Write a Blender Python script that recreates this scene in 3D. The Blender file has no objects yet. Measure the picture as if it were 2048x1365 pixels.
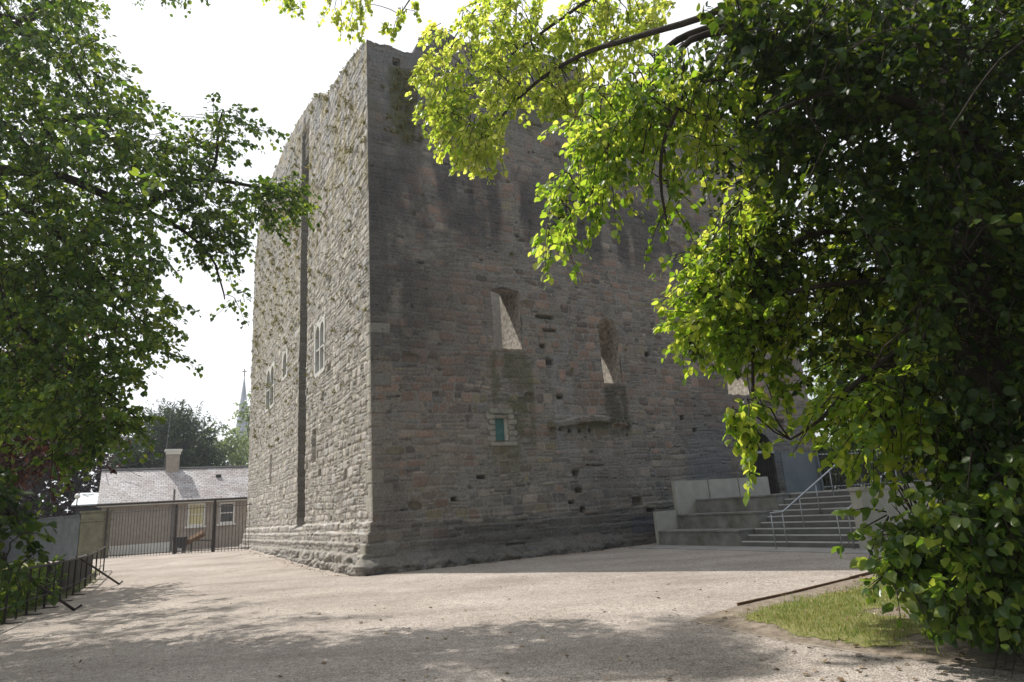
import bpy, bmesh, math, random
import numpy as np
from mathutils import Vector, Matrix
random.seed(7)
RNG = np.random.default_rng(11)
SC = bpy.context.scene
COL = SC.collection
PI = math.pi
R = math.radians

# ------------------------------------------------------------------ camera
FPX, PITCH, ROLL, EYE = 1320.0, R(14.3), R(3.9), 1.52
_f = np.array([0, math.cos(PITCH), math.sin(PITCH)])
_r0 = np.array([1.0, 0, 0]); _u0 = np.array([0, -math.sin(PITCH), math.cos(PITCH)])
_R = math.cos(ROLL) * _r0 - math.sin(ROLL) * _u0
_U = math.sin(ROLL) * _r0 + math.cos(ROLL) * _u0
_C = np.array([0, 0, EYE])
cam = bpy.data.cameras.new('camera')
cam.sensor_width = 36; cam.lens = FPX / 2048 * 36
cam.clip_start = 0.05; cam.clip_end = 3000
camo = bpy.data.objects.new('camera', cam); COL.objects.link(camo)
m = Matrix(((_R[0], _U[0], -_f[0]), (_R[1], _U[1], -_f[1]), (_R[2], _U[2], -_f[2])))
camo.matrix_world = Matrix.Translation(Vector(_C)) @ m.to_4x4()
SC.camera = camo

def ray(x, y):
    return _f * FPX + _R * (x - 1024) + _U * (682.5 - y)
def at_depth(x, y, Y):            # point of the sight line at forward distance Y
    d = ray(x, y); return _C + d * (Y / d[1])
def at_z(x, y, z):
    d = ray(x, y); return _C + d * ((z - _C[2]) / d[2])
def at_plane(x, y, p0, n):
    d = ray(x, y); return _C + d * (((p0 - _C) @ n) / (d @ n))
def project(P):
    d = np.asarray(P, float) - _C
    w = d @ _f
    return np.stack([1024 + FPX * (d @ _R) / w, 682.5 - FPX * (d @ _U) / w, w], -1)

def smooth(a, b, x):
    t = np.clip((np.asarray(x, float) - a) / (b - a), 0, 1); return t * t * (3 - 2 * t)
def ground_z(X, Y):
    X = np.asarray(X, float); Y = np.asarray(Y, float)
    return 0.34 * smooth(20, 37, Y) * smooth(3, -8, X)
def on_ground(x, y):
    z = 0.0
    for _ in range(30):
        P = at_z(x, y, z); z = 0.5 * z + 0.5 * float(ground_z(P[0], P[1]))
    return P

# ------------------------------------------------------------------ numpy noise
def vnoise(x, y, seed=0):
    x = np.asarray(x, float); y = np.asarray(y, float)
    tab = np.random.default_rng(seed).random((257, 257))
    xi = np.floor(x).astype(int); yi = np.floor(y).astype(int)
    fx = x - xi; fy = y - yi
    fx = fx * fx * (3 - 2 * fx); fy = fy * fy * (3 - 2 * fy)
    a = tab[xi % 256, yi % 256]; b = tab[(xi + 1) % 256, yi % 256]
    c = tab[xi % 256, (yi + 1) % 256]; d = tab[(xi + 1) % 256, (yi + 1) % 256]
    return (a * (1 - fx) + b * fx) * (1 - fy) + (c * (1 - fx) + d * fx) * fy
def fbm(x, y, seed=0, oct=4):
    s = 0; a = 0.5; t = 0
    for k in range(oct):
        s = s + a * vnoise(x * 2 ** k + 13.7 * k, y * 2 ** k + 5.3 * k, seed + k); t += a; a *= .5
    return s / t
def hash01(i, k=0):
    i = np.asarray(i, np.int64).astype(np.uint64)
    h = (i * np.uint64(2654435761) + np.uint64(k * 40503 + 977)) & np.uint64(0xFFFFFFFF)
    h ^= h >> np.uint64(15); h = (h * np.uint64(2246822519)) & np.uint64(0xFFFFFFFF)
    h ^= h >> np.uint64(13); h = (h * np.uint64(3266489917)) & np.uint64(0xFFFFFFFF)
    h ^= h >> np.uint64(16)
    return (h & np.uint64(0xFFFFFF)).astype(float) / 0xFFFFFF

# ------------------------------------------------------------------ objects
def tag(o, label=None, cat=None, group=None, kind=None):
    if label: o['label'] = label
    if cat: o['category'] = cat
    if group: o['group'] = group
    if kind: o['kind'] = kind
    return o
def empty(name, loc=(0, 0, 0), rz=0):
    o = bpy.data.objects.new(name, None); COL.objects.link(o)
    o.location = loc; o.rotation_euler = (0, 0, rz); o.empty_display_size = .3
    return o
def np_mesh(name, V, F, mat=None, parent=None, smooth_=False, col=None):
    """V (n,3); F list of equally long index rows (array) or python list of faces"""
    me = bpy.data.meshes.new(name)
    V = np.asarray(V, np.float32)
    if isinstance(F, np.ndarray):
        k = F.shape[1]; nf = len(F)
        me.vertices.add(len(V)); me.vertices.foreach_set('co', V.ravel())
        me.loops.add(nf * k); me.loops.foreach_set('vertex_index', F.astype(np.int32).ravel())
        me.polygons.add(nf)
        me.polygons.foreach_set('loop_start', np.arange(0, nf * k, k, dtype=np.int32))
        me.update(calc_edges=True)
    else:
        me.from_pydata([tuple(map(float, v)) for v in V], [], [tuple(f) for f in F])
        me.update()
    me.validate()
    if smooth_:
        me.polygons.foreach_set('use_smooth', np.ones(len(me.polygons), bool))
    if col is not None:
        ca = me.color_attributes.new('tint', 'FLOAT_COLOR', 'POINT')
        c4 = np.ones((len(V), 4), np.float32); c4[:, :3] = col
        ca.data.foreach_set('color', c4.ravel())
    o = bpy.data.objects.new(name, me); COL.objects.link(o)
    if mat: me.materials.append(mat)
    if parent: o.parent = parent
    return o

class MB:
    """collects simple solids in world (or local) coordinates and links them as one mesh"""
    def __init__(s): s.v = []; s.f = []
    def add(s, V, F):
        b = len(s.v); s.v += [tuple(map(float, p)) for p in V]; s.f += [tuple(i + b for i in f) for f in F]
    def hexa(s, P):   # 8 points: bottom 4 ccw, top 4
        s.add(P, [(3, 2, 1, 0), (4, 5, 6, 7), (0, 1, 5, 4), (1, 2, 6, 5), (2, 3, 7, 6), (3, 0, 4, 7)])
    def box(s, o, a, b, c, x0, x1, y0, y1, z0, z1):   # frame o + a*x + b*y + c*z
        o, a, b, c = [np.asarray(q, float) for q in (o, a, b, c)]
        P = [o + a * x + b * y + c * z for z in (z0, z1) for x, y in ((x0, y0), (x1, y0), (x1, y1), (x0, y1))]
        s.hexa(P)
    def tube(s, pts, rad, n=8, cap=True):
        pts = [np.asarray(p, float) for p in pts]
        if not hasattr(rad, '__len__'): rad = [rad] * len(pts)
        b = len(s.v); ref = None
        for i, p in enumerate(pts):
            t = pts[min(i + 1, len(pts) - 1)] - pts[max(i - 1, 0)]
            t = t / (np.linalg.norm(t) + 1e-9)
            if ref is None:
                ref = np.cross(t, (0, 0, 1.0) if abs(t[2]) < .9 else (1.0, 0, 0))
            ref = ref - t * (ref @ t); ref /= np.linalg.norm(ref) + 1e-9
            bi = np.cross(t, ref)
            for k in range(n):
                a = 2 * PI * k / n
                s.v.append(tuple(p + (ref * math.cos(a) + bi * math.sin(a)) * rad[i]))
        for i in range(len(pts) - 1):
            for k in range(n):
                k2 = (k + 1) % n
                s.f.append((b + i * n + k, b + i * n + k2, b + (i + 1) * n + k2, b + (i + 1) * n + k))
        if cap:
            s.f.append(tuple(b + k for k in range(n))[::-1])
            s.f.append(tuple(b + (len(pts) - 1) * n + k for k in range(n)))
    def build(s, name, mat, parent=None, smooth_=False, bevel=0):
        o = np_mesh(name, np.array(s.v), s.f, mat, parent, smooth_)
        if bevel:
            bm = bmesh.new(); bm.from_mesh(o.data)
            bmesh.ops.bevel(bm, geom=bm.edges[:], offset=bevel, segments=2, affect='EDGES', clamp_overlap=True)
            bm.to_mesh(o.data); bm.free()
        return o
UPV = np.array([0, 0, 1.0])

# ------------------------------------------------------------------ materials
def new_mat(name):
    mt = bpy.data.materials.new(name); mt.use_nodes = True
    nt = mt.node_tree; nt.nodes.clear()
    out = nt.nodes.new('ShaderNodeOutputMaterial')
    return mt, nt, out
def N(nt, t, **kw):
    n = nt.nodes.new(t)
    for k, v in kw.items():
        if k.startswith('i_'):
            n.inputs[k[2:].replace('_', ' ')].default_value = v
        else: setattr(n, k, v)
    return n
def ramp(nt, fac, stops):
    r = nt.nodes.new('ShaderNodeValToRGB')
    el = r.color_ramp.elements
    while len(el) < len(stops): el.new(.5)
    for e, (p, c) in zip(el, stops):
        e.position = p; e.color = (*c, 1) if len(c) == 3 else c
    nt.links.new(fac, r.inputs['Fac']); return r.outputs['Color']
def mixc(nt, fac, a, b, mode='MIX'):
    n = nt.nodes.new('ShaderNodeMix'); n.data_type = 'RGBA'; n.blend_type = mode
    for sock, val in ((n.inputs[0], fac), (n.inputs[6], a), (n.inputs[7], b)):
        if isinstance(val, (int, float)): sock.default_value = val
        elif isinstance(val, tuple): sock.default_value = (*val, 1)
        else: nt.links.new(val, sock)
    return n.outputs[2]
def simple(name, c0, c1, scale=6, rough=.85, bump=.2, bscale=40, metal=0, spec=.3, stretch=None):
    mt, nt, out = new_mat(name)
    p = N(nt, 'ShaderNodeBsdfPrincipled'); p.inputs['Roughness'].default_value = rough
    p.inputs['Metallic'].default_value = metal; p.inputs['Specular IOR Level'].default_value = spec
    tc = N(nt, 'ShaderNodeTexCoord'); src = tc.outputs['Object']
    if stretch:
        mp = N(nt, 'ShaderNodeMapping'); mp.inputs['Scale'].default_value = stretch
        nt.links.new(src, mp.inputs['Vector']); src = mp.outputs['Vector']
    n1 = N(nt, 'ShaderNodeTexNoise', i_Scale=scale, i_Detail=8.0, i_Roughness=.65); nt.links.new(src, n1.inputs['Vector'])
    c = ramp(nt, n1.outputs['Fac'], [(.3, c0), (.7, c1)])
    nt.links.new(c, p.inputs['Base Color'])
    n2 = N(nt, 'ShaderNodeTexNoise', i_Scale=bscale, i_Detail=6.0); nt.links.new(src, n2.inputs['Vector'])
    b = N(nt, 'ShaderNodeBump', i_Strength=bump, i_Distance=.02); nt.links.new(n2.outputs['Fac'], b.inputs['Height'])
    nt.links.new(b.outputs['Normal'], p.inputs['Normal'])
    nt.links.new(p.outputs['BSDF'], out.inputs['Surface'])
    return mt
def stone_material(name, k=1.0):
    mt, nt, out = new_mat(name)
    p = N(nt, 'ShaderNodeBsdfPrincipled'); p.inputs['Roughness'].default_value = .93
    p.inputs['Specular IOR Level'].default_value = .2
    at = N(nt, 'ShaderNodeAttribute', attribute_name='tint')
    tc = N(nt, 'ShaderNodeTexCoord')
    n1 = N(nt, 'ShaderNodeTexNoise', i_Scale=14.0, i_Detail=10.0, i_Roughness=.7)
    nt.links.new(tc.outputs['Object'], n1.inputs['Vector'])
    v = ramp(nt, n1.outputs['Fac'], [(.25, (.55, .54, .53)), (.5, (1, 1, 1)), (.75, (1.4, 1.4, 1.38))])
    c = mixc(nt, 1.0, at.outputs['Color'], v, 'MULTIPLY')
    n3 = N(nt, 'ShaderNodeTexNoise', i_Scale=38.0, i_Detail=3.0); nt.links.new(tc.outputs['Object'], n3.inputs['Vector'])
    sp = ramp(nt, n3.outputs['Fac'], [(.66, (0, 0, 0)), (.72, (1, 1, 1))])
    c = mixc(nt, sp, c, (.42, .41, .37))                      # pale lichen specks
    nt.links.new(c, p.inputs['Base Color'])
    n2 = N(nt, 'ShaderNodeTexNoise', i_Scale=30.0, i_Detail=9.0, i_Roughness=.7)
    mp = N(nt, 'ShaderNodeMapping'); mp.inputs['Scale'].default_value = (1, 1, 2.6)
    nt.links.new(tc.outputs['Object'], mp.inputs['Vector']); nt.links.new(mp.outputs['Vector'], n2.inputs['Vector'])
    b = N(nt, 'ShaderNodeBump', i_Strength=.7, i_Distance=.03); nt.links.new(n2.outputs['Fac'], b.inputs['Height'])
    nt.links.new(b.outputs['Normal'], p.inputs['Normal'])
    nt.links.new(p.outputs['BSDF'], out.inputs['Surface'])
    return mt
def leaf_material(name, stops, tstops, trans=.45, rough=.4, spec=.45):
    mt, nt, out = new_mat(name)
    g = N(nt, 'ShaderNodeNewGeometry')
    rnd = g.outputs['Random Per Island']
    tc = N(nt, 'ShaderNodeTexCoord')
    nz = N(nt, 'ShaderNodeTexNoise', i_Scale=.9, i_Detail=2.0); nt.links.new(tc.outputs['Object'], nz.inputs['Vector'])
    ad = N(nt, 'ShaderNodeMath', operation='MULTIPLY_ADD'); nt.links.new(nz.outputs['Fac'], ad.inputs[0]); ad.inputs[1].default_value = .7
    mm = N(nt, 'ShaderNodeMath', operation='MULTIPLY'); nt.links.new(rnd, mm.inputs[0]); mm.inputs[1].default_value = .65
    nt.links.new(mm.outputs[0], ad.inputs[2])
    sb = N(nt, 'ShaderNodeMath', operation='SUBTRACT'); nt.links.new(ad.outputs[0], sb.inputs[0]); sb.inputs[1].default_value = .18
    fac = sb.outputs[0]
    p = N(nt, 'ShaderNodeBsdfPrincipled'); p.inputs['Roughness'].default_value = rough
    p.inputs['Specular IOR Level'].default_value = spec
    nt.links.new(ramp(nt, fac, stops), p.inputs['Base Color'])
    t = N(nt, 'ShaderNodeBsdfTranslucent'); nt.links.new(ramp(nt, fac, tstops), t.inputs['Color'])
    mx = N(nt, 'ShaderNodeMixShader'); mx.inputs['Fac'].default_value = trans
    nt.links.new(p.outputs['BSDF'], mx.inputs[1]); nt.links.new(t.outputs['BSDF'], mx.inputs[2])
    nt.links.new(mx.outputs['Shader'], out.inputs['Surface'])
    return mt

M = {}
M['stone'] = stone_material('rubble_stone')
M['limestone'] = simple('dressed_limestone', (.40, .38, .34), (.58, .56, .51), 5, .85, .3, 30)
M['moss'] = leaf_material('wall_moss', [(.2, (.09, .085, .025)), (.8, (.30, .26, .075))], [(.2, (.12, .12, .03)), (.8, (.25, .22, .05))], .25, .7, .1)
M['glass'] = simple('dark_leaded_glass', (.035, .045, .06), (.08, .095, .12), 2.5, .25, .05, 10, 0, .5)
M['white_stone'] = simple('pale_new_limestone', (.48, .47, .44), (.6, .59, .56), 5, .8, .15, 30)
M['teal'] = simple('blue_green_painted_boards', (.05, .14, .13), (.09, .2, .18), 6, .6, .1, 40)
M['concrete'] = simple('pale_concrete', (.30, .29, .25), (.40, .385, .34), 2.2, .8, .08, 60)
M['wet_concrete'] = simple('weathered_concrete', (.10, .095, .08), (.27, .265, .25), 1.9, .85, .12, 40)
M['step'] = simple('dark_step_concrete', (.10, .098, .095), (.16, .155, .15), 2.5, .8, .12, 50)
M['nosing'] = simple('step_edge_strip', (.42, .42, .40), (.52, .52, .5), 4, .7, .05, 50)
M['steel'] = simple('galvanised_steel', (.30, .31, .32), (.42, .43, .44), 5, .42, .03, 60, .7)
M['blue_steel'] = simple('blue_grey_steel_sheet', (.10, .115, .125), (.15, .17, .18), 1.5, .55, .05, 30, .3)
M['iron'] = simple('dark_painted_iron', (.022, .02, .019), (.055, .042, .034), 8, .65, .2, 60, .3)
M['bars'] = simple('weathered_iron_bars', (.05, .046, .042), (.10, .088, .078), 8, .65, .2, 60, .2)
M['wood'] = simple('brown_weathered_timber', (.10, .055, .03), (.21, .13, .075), 3, .85, .4, 20, stretch=(1, 1, 6))
M['pale_wood'] = simple('bleached_timber', (.24, .205, .17), (.38, .34, .29), 3, .9, .3, 20)
M['bark'] = simple('tree_bark', (.016, .013, .01), (.055, .043, .032), 5, .95, 1.0, 16, stretch=(1, 1, .25))
M['render'] = simple('pebbledash_render', (.30, .26, .225), (.43, .375, .33), 4, .95, .9, 45)
M['white'] = simple('white_paint', (.66, .66, .63), (.8, .8, .77), 3, .6, .05, 20)
M['cream'] = simple('cream_blind', (.6, .55, .32), (.68, .62, .38), 3, .7, .03, 20)
M['pipe'] = simple('grey_pipe', (.12, .12, .12), (.2, .2, .2), 4, .5, .05, 20)
M['grey_wall'] = simple('grey_block_wall', (.075, .08, .086), (.14, .144, .15), 2.2, .9, .3, 30)
M['olive_pier'] = simple('algae_stained_pier', (.10, .094, .06), (.2, .185, .125), 2.5, .9, .3, 30)
M['dark_wall'] = simple('dark_rendered_wall', (.03, .03, .028), (.07, .065, .06), 3, .95, .3, 25)  # even dark tone of the low wall and the lean-to wall
M['black'] = simple('black_plastic', (.02, .02, .022), (.04, .04, .042), 3, .5, .05, 20)
M['blue_slate'] = simple('pale_far_slate', (.25, .28, .33), (.33, .36, .41), .6, .7, .1, 3)  # distance haze of the spire put into the colour
M['zinc'] = simple('pale_metal_roof', (.5, .53, .56), (.62, .65, .68), 2, .4, .05, 10, .4)
M['soil'] = simple('bare_soil', (.11, .085, .064), (.30, .25, .195), 7, 1, 1.0, 35)
M['turf'] = simple('lawn_turf', (.10, .13, .025), (.27, .24, .10), 2.6, 1, 1.0, 60)
M['lime'] = leaf_material('lime_leaf', [(.1, (.010, .026, .008)), (.5, (.024, .052, .012)), (.9, (.06, .10, .02))],  # darker copy of the leaf: shade inside the crown put into the colour
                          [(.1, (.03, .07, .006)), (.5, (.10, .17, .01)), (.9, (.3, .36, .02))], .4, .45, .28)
M['lime_sun'] = leaf_material('sunlit_lime_leaf', [(.1, (.05, .10, .018)), (.5, (.11, .18, .028)), (.9, (.19, .24, .04))],  # lighter copy of the same leaf: direct sun put into the colour
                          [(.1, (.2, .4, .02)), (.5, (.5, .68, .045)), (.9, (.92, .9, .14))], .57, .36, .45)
M['lime_sun_tip'] = leaf_material('sunlit_tip_lime_leaf', [(.1, (.08, .13, .022)), (.5, (.14, .20, .032)), (.9, (.23, .26, .05))],  # yellowest copy: sun shining through the tip leaves put into the colour
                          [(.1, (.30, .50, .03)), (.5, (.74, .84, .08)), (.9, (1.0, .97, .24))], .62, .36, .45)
M['lime_mid'] = leaf_material('shoot_lime_leaf', [(.1, (.02, .048, .013)), (.5, (.055, .105, .024)), (.9, (.13, .18, .04))],  # between the lit and dark copies: part sun put into the shoots' colour
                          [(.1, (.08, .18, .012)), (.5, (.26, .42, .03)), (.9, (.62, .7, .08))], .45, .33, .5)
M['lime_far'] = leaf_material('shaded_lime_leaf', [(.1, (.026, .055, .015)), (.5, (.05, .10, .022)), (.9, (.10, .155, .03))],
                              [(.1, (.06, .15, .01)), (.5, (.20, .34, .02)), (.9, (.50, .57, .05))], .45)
M['copper'] = leaf_material('copper_beech_leaf', [(.1, (.02, .012, .012)), (.9, (.055, .025, .022))], [(.1, (.06, .015, .01)), (.9, (.16, .04, .02))], .35)
M['yew'] = leaf_material('yew_needle', [(.1, (.010, .022, .010)), (.9, (.032, .055, .02))], [(.1, (.04, .07, .02)), (.9, (.1, .16, .04))], .25)
M['pale_leaf'] = leaf_material('pale_green_leaf', [(.1, (.11, .15, .06)), (.9, (.2, .24, .1))], [(.1, (.2, .3, .08)), (.9, (.34, .42, .14))], .4)
M['grass'] = leaf_material('grass_blade', [(.1, (.08, .14, .02)), (.5, (.17, .21, .04)), (.9, (.38, .31, .13))], [(.1, (.2, .34, .03)), (.9, (.5, .45, .15))], .4)
M['litter'] = leaf_material('dead_leaf', [(.1, (.1, .06, .03)), (.5, (.24, .15, .07)), (.9, (.42, .33, .18))], [(.1, (.1, .06, .03)), (.9, (.3, .2, .1))], .2)

def gravel_material():
    mt, nt, out = new_mat('fine_gravel')
    p = N(nt, 'ShaderNodeBsdfPrincipled'); p.inputs['Roughness'].default_value = .95; p.inputs['Specular IOR Level'].default_value = .15
    tc = N(nt, 'ShaderNodeTexCoord'); src = tc.outputs['Object']
    v = N(nt, 'ShaderNodeTexVoronoi', i_Scale=75.0); nt.links.new(src, v.inputs['Vector'])
    sep = N(nt, 'ShaderNodeSeparateColor'); nt.links.new(v.outputs['Color'], sep.inputs[0])
    stones = ramp(nt, sep.outputs[0], [(0, (.205, .18, .16)), (.35, (.335, .30, .272)), (.75, (.44, .40, .366)), (1, (.56, .525, .49))])
    big = N(nt, 'ShaderNodeTexNoise', i_Scale=.55, i_Detail=6.0, i_Roughness=.6); nt.links.new(src, big.inputs['Vector'])
    tone = ramp(nt, big.outputs['Fac'], [(.3, (.80, .77, .74)), (.7, (1.14, 1.12, 1.10))])
    c = mixc(nt, 1.0, stones, tone, 'MULTIPLY')
    mid = N(nt, 'ShaderNodeTexNoise', i_Scale=7.0, i_Detail=8.0, i_Roughness=.75); nt.links.new(src, mid.inputs['Vector'])
    tone2 = ramp(nt, mid.outputs['Fac'], [(.3, (.72, .71, .70)), (.62, (1.08, 1.08, 1.08))])
    c = mixc(nt, 1.0, c, tone2, 'MULTIPLY')
    mpt = N(nt, 'ShaderNodeMapping'); mpt.inputs['Rotation'].default_value = (0, 0, R(24)); mpt.inputs['Scale'].default_value = (.10, .75, 1); nt.links.new(src, mpt.inputs['Vector'])
    trk = N(nt, 'ShaderNodeTexNoise', i_Scale=1.0, i_Detail=5.0, i_Roughness=.55); nt.links.new(mpt.outputs['Vector'], trk.inputs['Vector'])
    c = mixc(nt, 1.0, c, ramp(nt, trk.outputs['Fac'], [(.34, (.88, .865, .85)), (.52, (1.03, 1.03, 1.03)), (.68, (1.08, 1.07, 1.05))]), 'MULTIPLY')   # trodden and raked bands
    nt.links.new(c, p.inputs['Base Color'])
    d = N(nt, 'ShaderNodeMath', operation='SUBTRACT'); d.inputs[0].default_value = 1; nt.links.new(v.outputs['Distance'], d.inputs[1])
    b1 = N(nt, 'ShaderNodeBump', i_Strength=.75, i_Distance=.012); nt.links.new(d.outputs[0], b1.inputs['Height'])
    b2 = N(nt, 'ShaderNodeBump', i_Strength=.5, i_Distance=.05); nt.links.new(mid.outputs['Fac'], b2.inputs['Height'])
    nt.links.new(b1.outputs['Normal'], b2.inputs['Normal'])
    nt.links.new(b2.outputs['Normal'], p.inputs['Normal'])
    nt.links.new(p.outputs['BSDF'], out.inputs['Surface'])
    return mt
M['gravel'] = gravel_material()

def slate_material():
    mt, nt, out = new_mat('old_roof_slate')
    p = N(nt, 'ShaderNodeBsdfPrincipled'); p.inputs['Roughness'].default_value = .6
    tc = N(nt, 'ShaderNodeTexCoord')
    br = N(nt, 'ShaderNodeTexBrick', offset=.5)
    br.inputs['Scale'].default_value = 1.0
    br.inputs['Brick Width'].default_value = .3; br.inputs['Row Height'].default_value = .2
    br.inputs['Mortar Size'].default_value = .012; br.inputs['Color1'].default_value = (.29, .285, .295, 1)
    br.inputs['Color2'].default_value = (.42, .405, .41, 1); br.inputs['Mortar'].default_value = (.1, .09, .09, 1)
    nt.links.new(tc.outputs['UV'], br.inputs['Vector'])
    n1 = N(nt, 'ShaderNodeTexNoise', i_Scale=.8, i_Detail=6.0); nt.links.new(tc.outputs['UV'], n1.inputs['Vector'])
    st = ramp(nt, n1.outputs['Fac'], [(.38, (1.15, 1.15, 1.16)), (.6, (.86, .79, .76))])
    c = mixc(nt, 1.0, br.outputs['Color'], st, 'MULTIPLY')
    n2 = N(nt, 'ShaderNodeTexNoise', i_Scale=6.5, i_Detail=1.0); nt.links.new(tc.outputs['UV'], n2.inputs['Vector'])
    ms = ramp(nt, n2.outputs['Fac'], [(.63, (0, 0, 0)), (.67, (1, 1, 1))])
    c = mixc(nt, ms, c, (.09, .06, .05))
    nt.links.new(c, p.inputs['Base Color'])
    b = N(nt, 'ShaderNodeBump', i_Strength=.5, i_Distance=.02); nt.links.new(br.outputs['Fac'], b.inputs['Height']); b.invert = True
    nt.links.new(b.outputs['Normal'], p.inputs['Normal'])
    nt.links.new(p.outputs['BSDF'], out.inputs['Surface'])
    return mt
M['slate'] = slate_material()

# ------------------------------------------------------------------ light
SUN_EL = R(54.3); SUN_AZ = R(-57.2)
sd = np.array([math.sin(SUN_AZ) * math.cos(SUN_EL), math.cos(SUN_AZ) * math.cos(SUN_EL), math.sin(SUN_EL)])
sl = bpy.data.lights.new('sun', 'SUN'); sl.energy = 5.0; sl.angle = R(.53); sl.color = (1, .95, .875)
so = bpy.data.objects.new('sun', sl); COL.objects.link(so)
so.rotation_euler = Vector(sd).to_track_quat('Z', 'Y').to_euler(); so.location = (-30, 20, 50)
W = bpy.data.worlds.new('World'); SC.world = W; W.use_nodes = True
nt = W.node_tree; nt.nodes.clear()
out = nt.nodes.new('ShaderNodeOutputWorld')
sky = N(nt, 'ShaderNodeTexSky', sky_type='NISHITA'); sky.sun_disc = False
sky.sun_elevation = SUN_EL; sky.sun_rotation = SUN_AZ; sky.air_density = 1.2; sky.dust_density = 3.0
tc = N(nt, 'ShaderNodeTexCoord')
mp = N(nt, 'ShaderNodeMapping'); mp.inputs['Scale'].default_value = (1, 1, 2.2); nt.links.new(tc.outputs['Generated'], mp.inputs['Vector'])
cn = N(nt, 'ShaderNodeTexNoise', i_Scale=2.2, i_Detail=8.0, i_Roughness=.6); nt.links.new(mp.outputs['Vector'], cn.inputs['Vector'])
cf = ramp(nt, cn.outputs['Fac'], [(.25, (.8, .8, .8)), (.5, (1, 1, 1))])
# thin cloud that glares towards the sun and gives way to blue on the far side of the sky
dt = N(nt, 'ShaderNodeVectorMath', operation='DOT_PRODUCT'); nt.links.new(tc.outputs['Generated'], dt.inputs[0]); dt.inputs[1].default_value = tuple(sd)
hz_ = N(nt, 'ShaderNodeMapRange'); nt.links.new(dt.outputs['Value'], hz_.inputs['Value'])
hz_.inputs['From Min'].default_value = -.15; hz_.inputs['From Max'].default_value = .5; hz_.interpolation_type = 'SMOOTHSTEP'
cm_ = mixc(nt, 1.0, cf, hz_.outputs['Result'], 'MULTIPLY')
cl = mixc(nt, cm_, sky.outputs['Color'], (8.6, 8.8, 9.1))
bg = N(nt, 'ShaderNodeBackground'); nt.links.new(cl, bg.inputs['Color']); bg.inputs['Strength'].default_value = .12
nt.links.new(bg.outputs['Background'], out.inputs['Surface'])
SC.view_settings.view_transform = 'Standard'; SC.view_settings.look = 'None'
SC.view_settings.exposure = .22; SC.view_settings.gamma = 1
SC.cycles.max_bounces = 8; SC.cycles.transmission_bounces = 4; SC.cycles.transparent_max_bounces = 4
SC.cycles.use_adaptive_sampling = True
# ------------------------------------------------------------------ ground sheet
def axis(dense0, dense1, step, lo, hi, grow=1.25):
    a = list(np.arange(dense0, dense1 + 1e-6, step)); s = step
    while a[-1] < hi: s *= grow; a.append(min(a[-1] + s, hi))
    s = step
    while a[0] > lo: s *= grow; a.insert(0, max(a[0] - s, lo))
    return np.array(a)
def sheet(name, xs, ys, zf, mat, keep=None, kind='structure', parent=None):
    X, Y = np.meshgrid(xs, ys); Z = zf(X, Y)
    V = np.stack([X.ravel(), Y.ravel(), Z.ravel()], 1)
    nx = len(xs); i, j = np.meshgrid(np.arange(nx - 1), np.arange(len(ys) - 1)); a = (j * nx + i).ravel()
    F = np.stack([a, a + 1, a + 1 + nx, a + nx], 1)
    if keep is not None:
        cx = V[F].mean(1); F = F[keep(cx[:, 0], cx[:, 1])]
        used = np.unique(F); mp = np.zeros(len(V), int); mp[used] = np.arange(len(used)); V = V[used]; F = mp[F]
    return tag(np_mesh(name, V, F, mat, parent, True), kind=kind)
def gz(X, Y):
    return ground_z(X, Y) + .022 * (fbm(np.asarray(X) * .7 + 50, np.asarray(Y) * .7 + 50, 3) - .5)
sheet('ground', axis(-16, 14, .2, -900, 900), axis(3, 40, .2, -200, 1600), gz, M['gravel'])
def in_poly(x, y, P):
    x = np.asarray(x); y = np.asarray(y); c = np.zeros(x.shape, bool); n = len(P)
    for k in range(n):
        x0, y0 = P[k][:2]; x1, y1 = P[(k + 1) % n][:2]
        if y0 == y1: continue
        hit = ((y0 > y) != (y1 > y)) & (x < (x1 - x0) * (y - y0) / (y1 - y0) + x0)
        c ^= hit
    return c
def seg_dist(x, y, P, closed=True):
    d = np.full(np.shape(x), 1e9); n = len(P)
    for k in range(n if closed else n - 1):
        x0, y0 = P[k][:2]; x1, y1 = P[(k + 1) % n][:2]
        L2 = (x1 - x0) ** 2 + (y1 - y0) ** 2 + 1e-12
        t = np.clip(((x - x0) * (x1 - x0) + (y - y0) * (y1 - y0)) / L2, 0, 1)
        d = np.minimum(d, np.hypot(x - x0 - t * (x1 - x0), y - y0 - t * (y1 - y0)))
    return d

# lawn corner by the lime tree
gA = on_ground(1380, 1242); gB = on_ground(1475, 1212); gC = on_ground(1700, 1160); gD = on_ground(1560, 1282)
gE = on_ground(1790, 1318); gF = on_ground(2060, 1350)
bed = [gA, gB, gC, (7.5, 13.6), (13.5, 14.5), (14, 4.0), gF, gE, gD]
def bedz(X, Y): return gz(X, Y) + .006 + .03 * smooth(0, .5, seg_dist(X, Y, bed)) * fbm(X * 3, Y * 3, 5)
sheet('soil', np.arange(1.5, 14.2, .08), np.arange(3.8, 14.8, .08), bedz, M['soil'],
      lambda x, y: in_poly(x, y, bed))
TR = np.array([5.75, 8.05])                      # lime tree trunk
def lawn_mask(x, y):
    d = seg_dist(x, y, bed) * np.where(in_poly(x, y, bed), 1, -1)
    tr = np.hypot(x - TR[0], y - TR[1])
    fr = fbm(x * 1.6 + 9, y * 1.6, 8)
    # worn rim, thinner towards the near edge and bare round the tree
    near = (y - 7.3) * .36
    return np.minimum(np.minimum(d - .3, (tr - 1.0) * .35), near + .22) + (fr - .5) * .8
sheet('lawn', np.arange(1.5, 14.2, .07), np.arange(3.8, 14.8, .07), lambda X, Y: bedz(X, Y) + .005, M['turf'],
      lambda x, y: lawn_mask(x, y) > .12)
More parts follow.
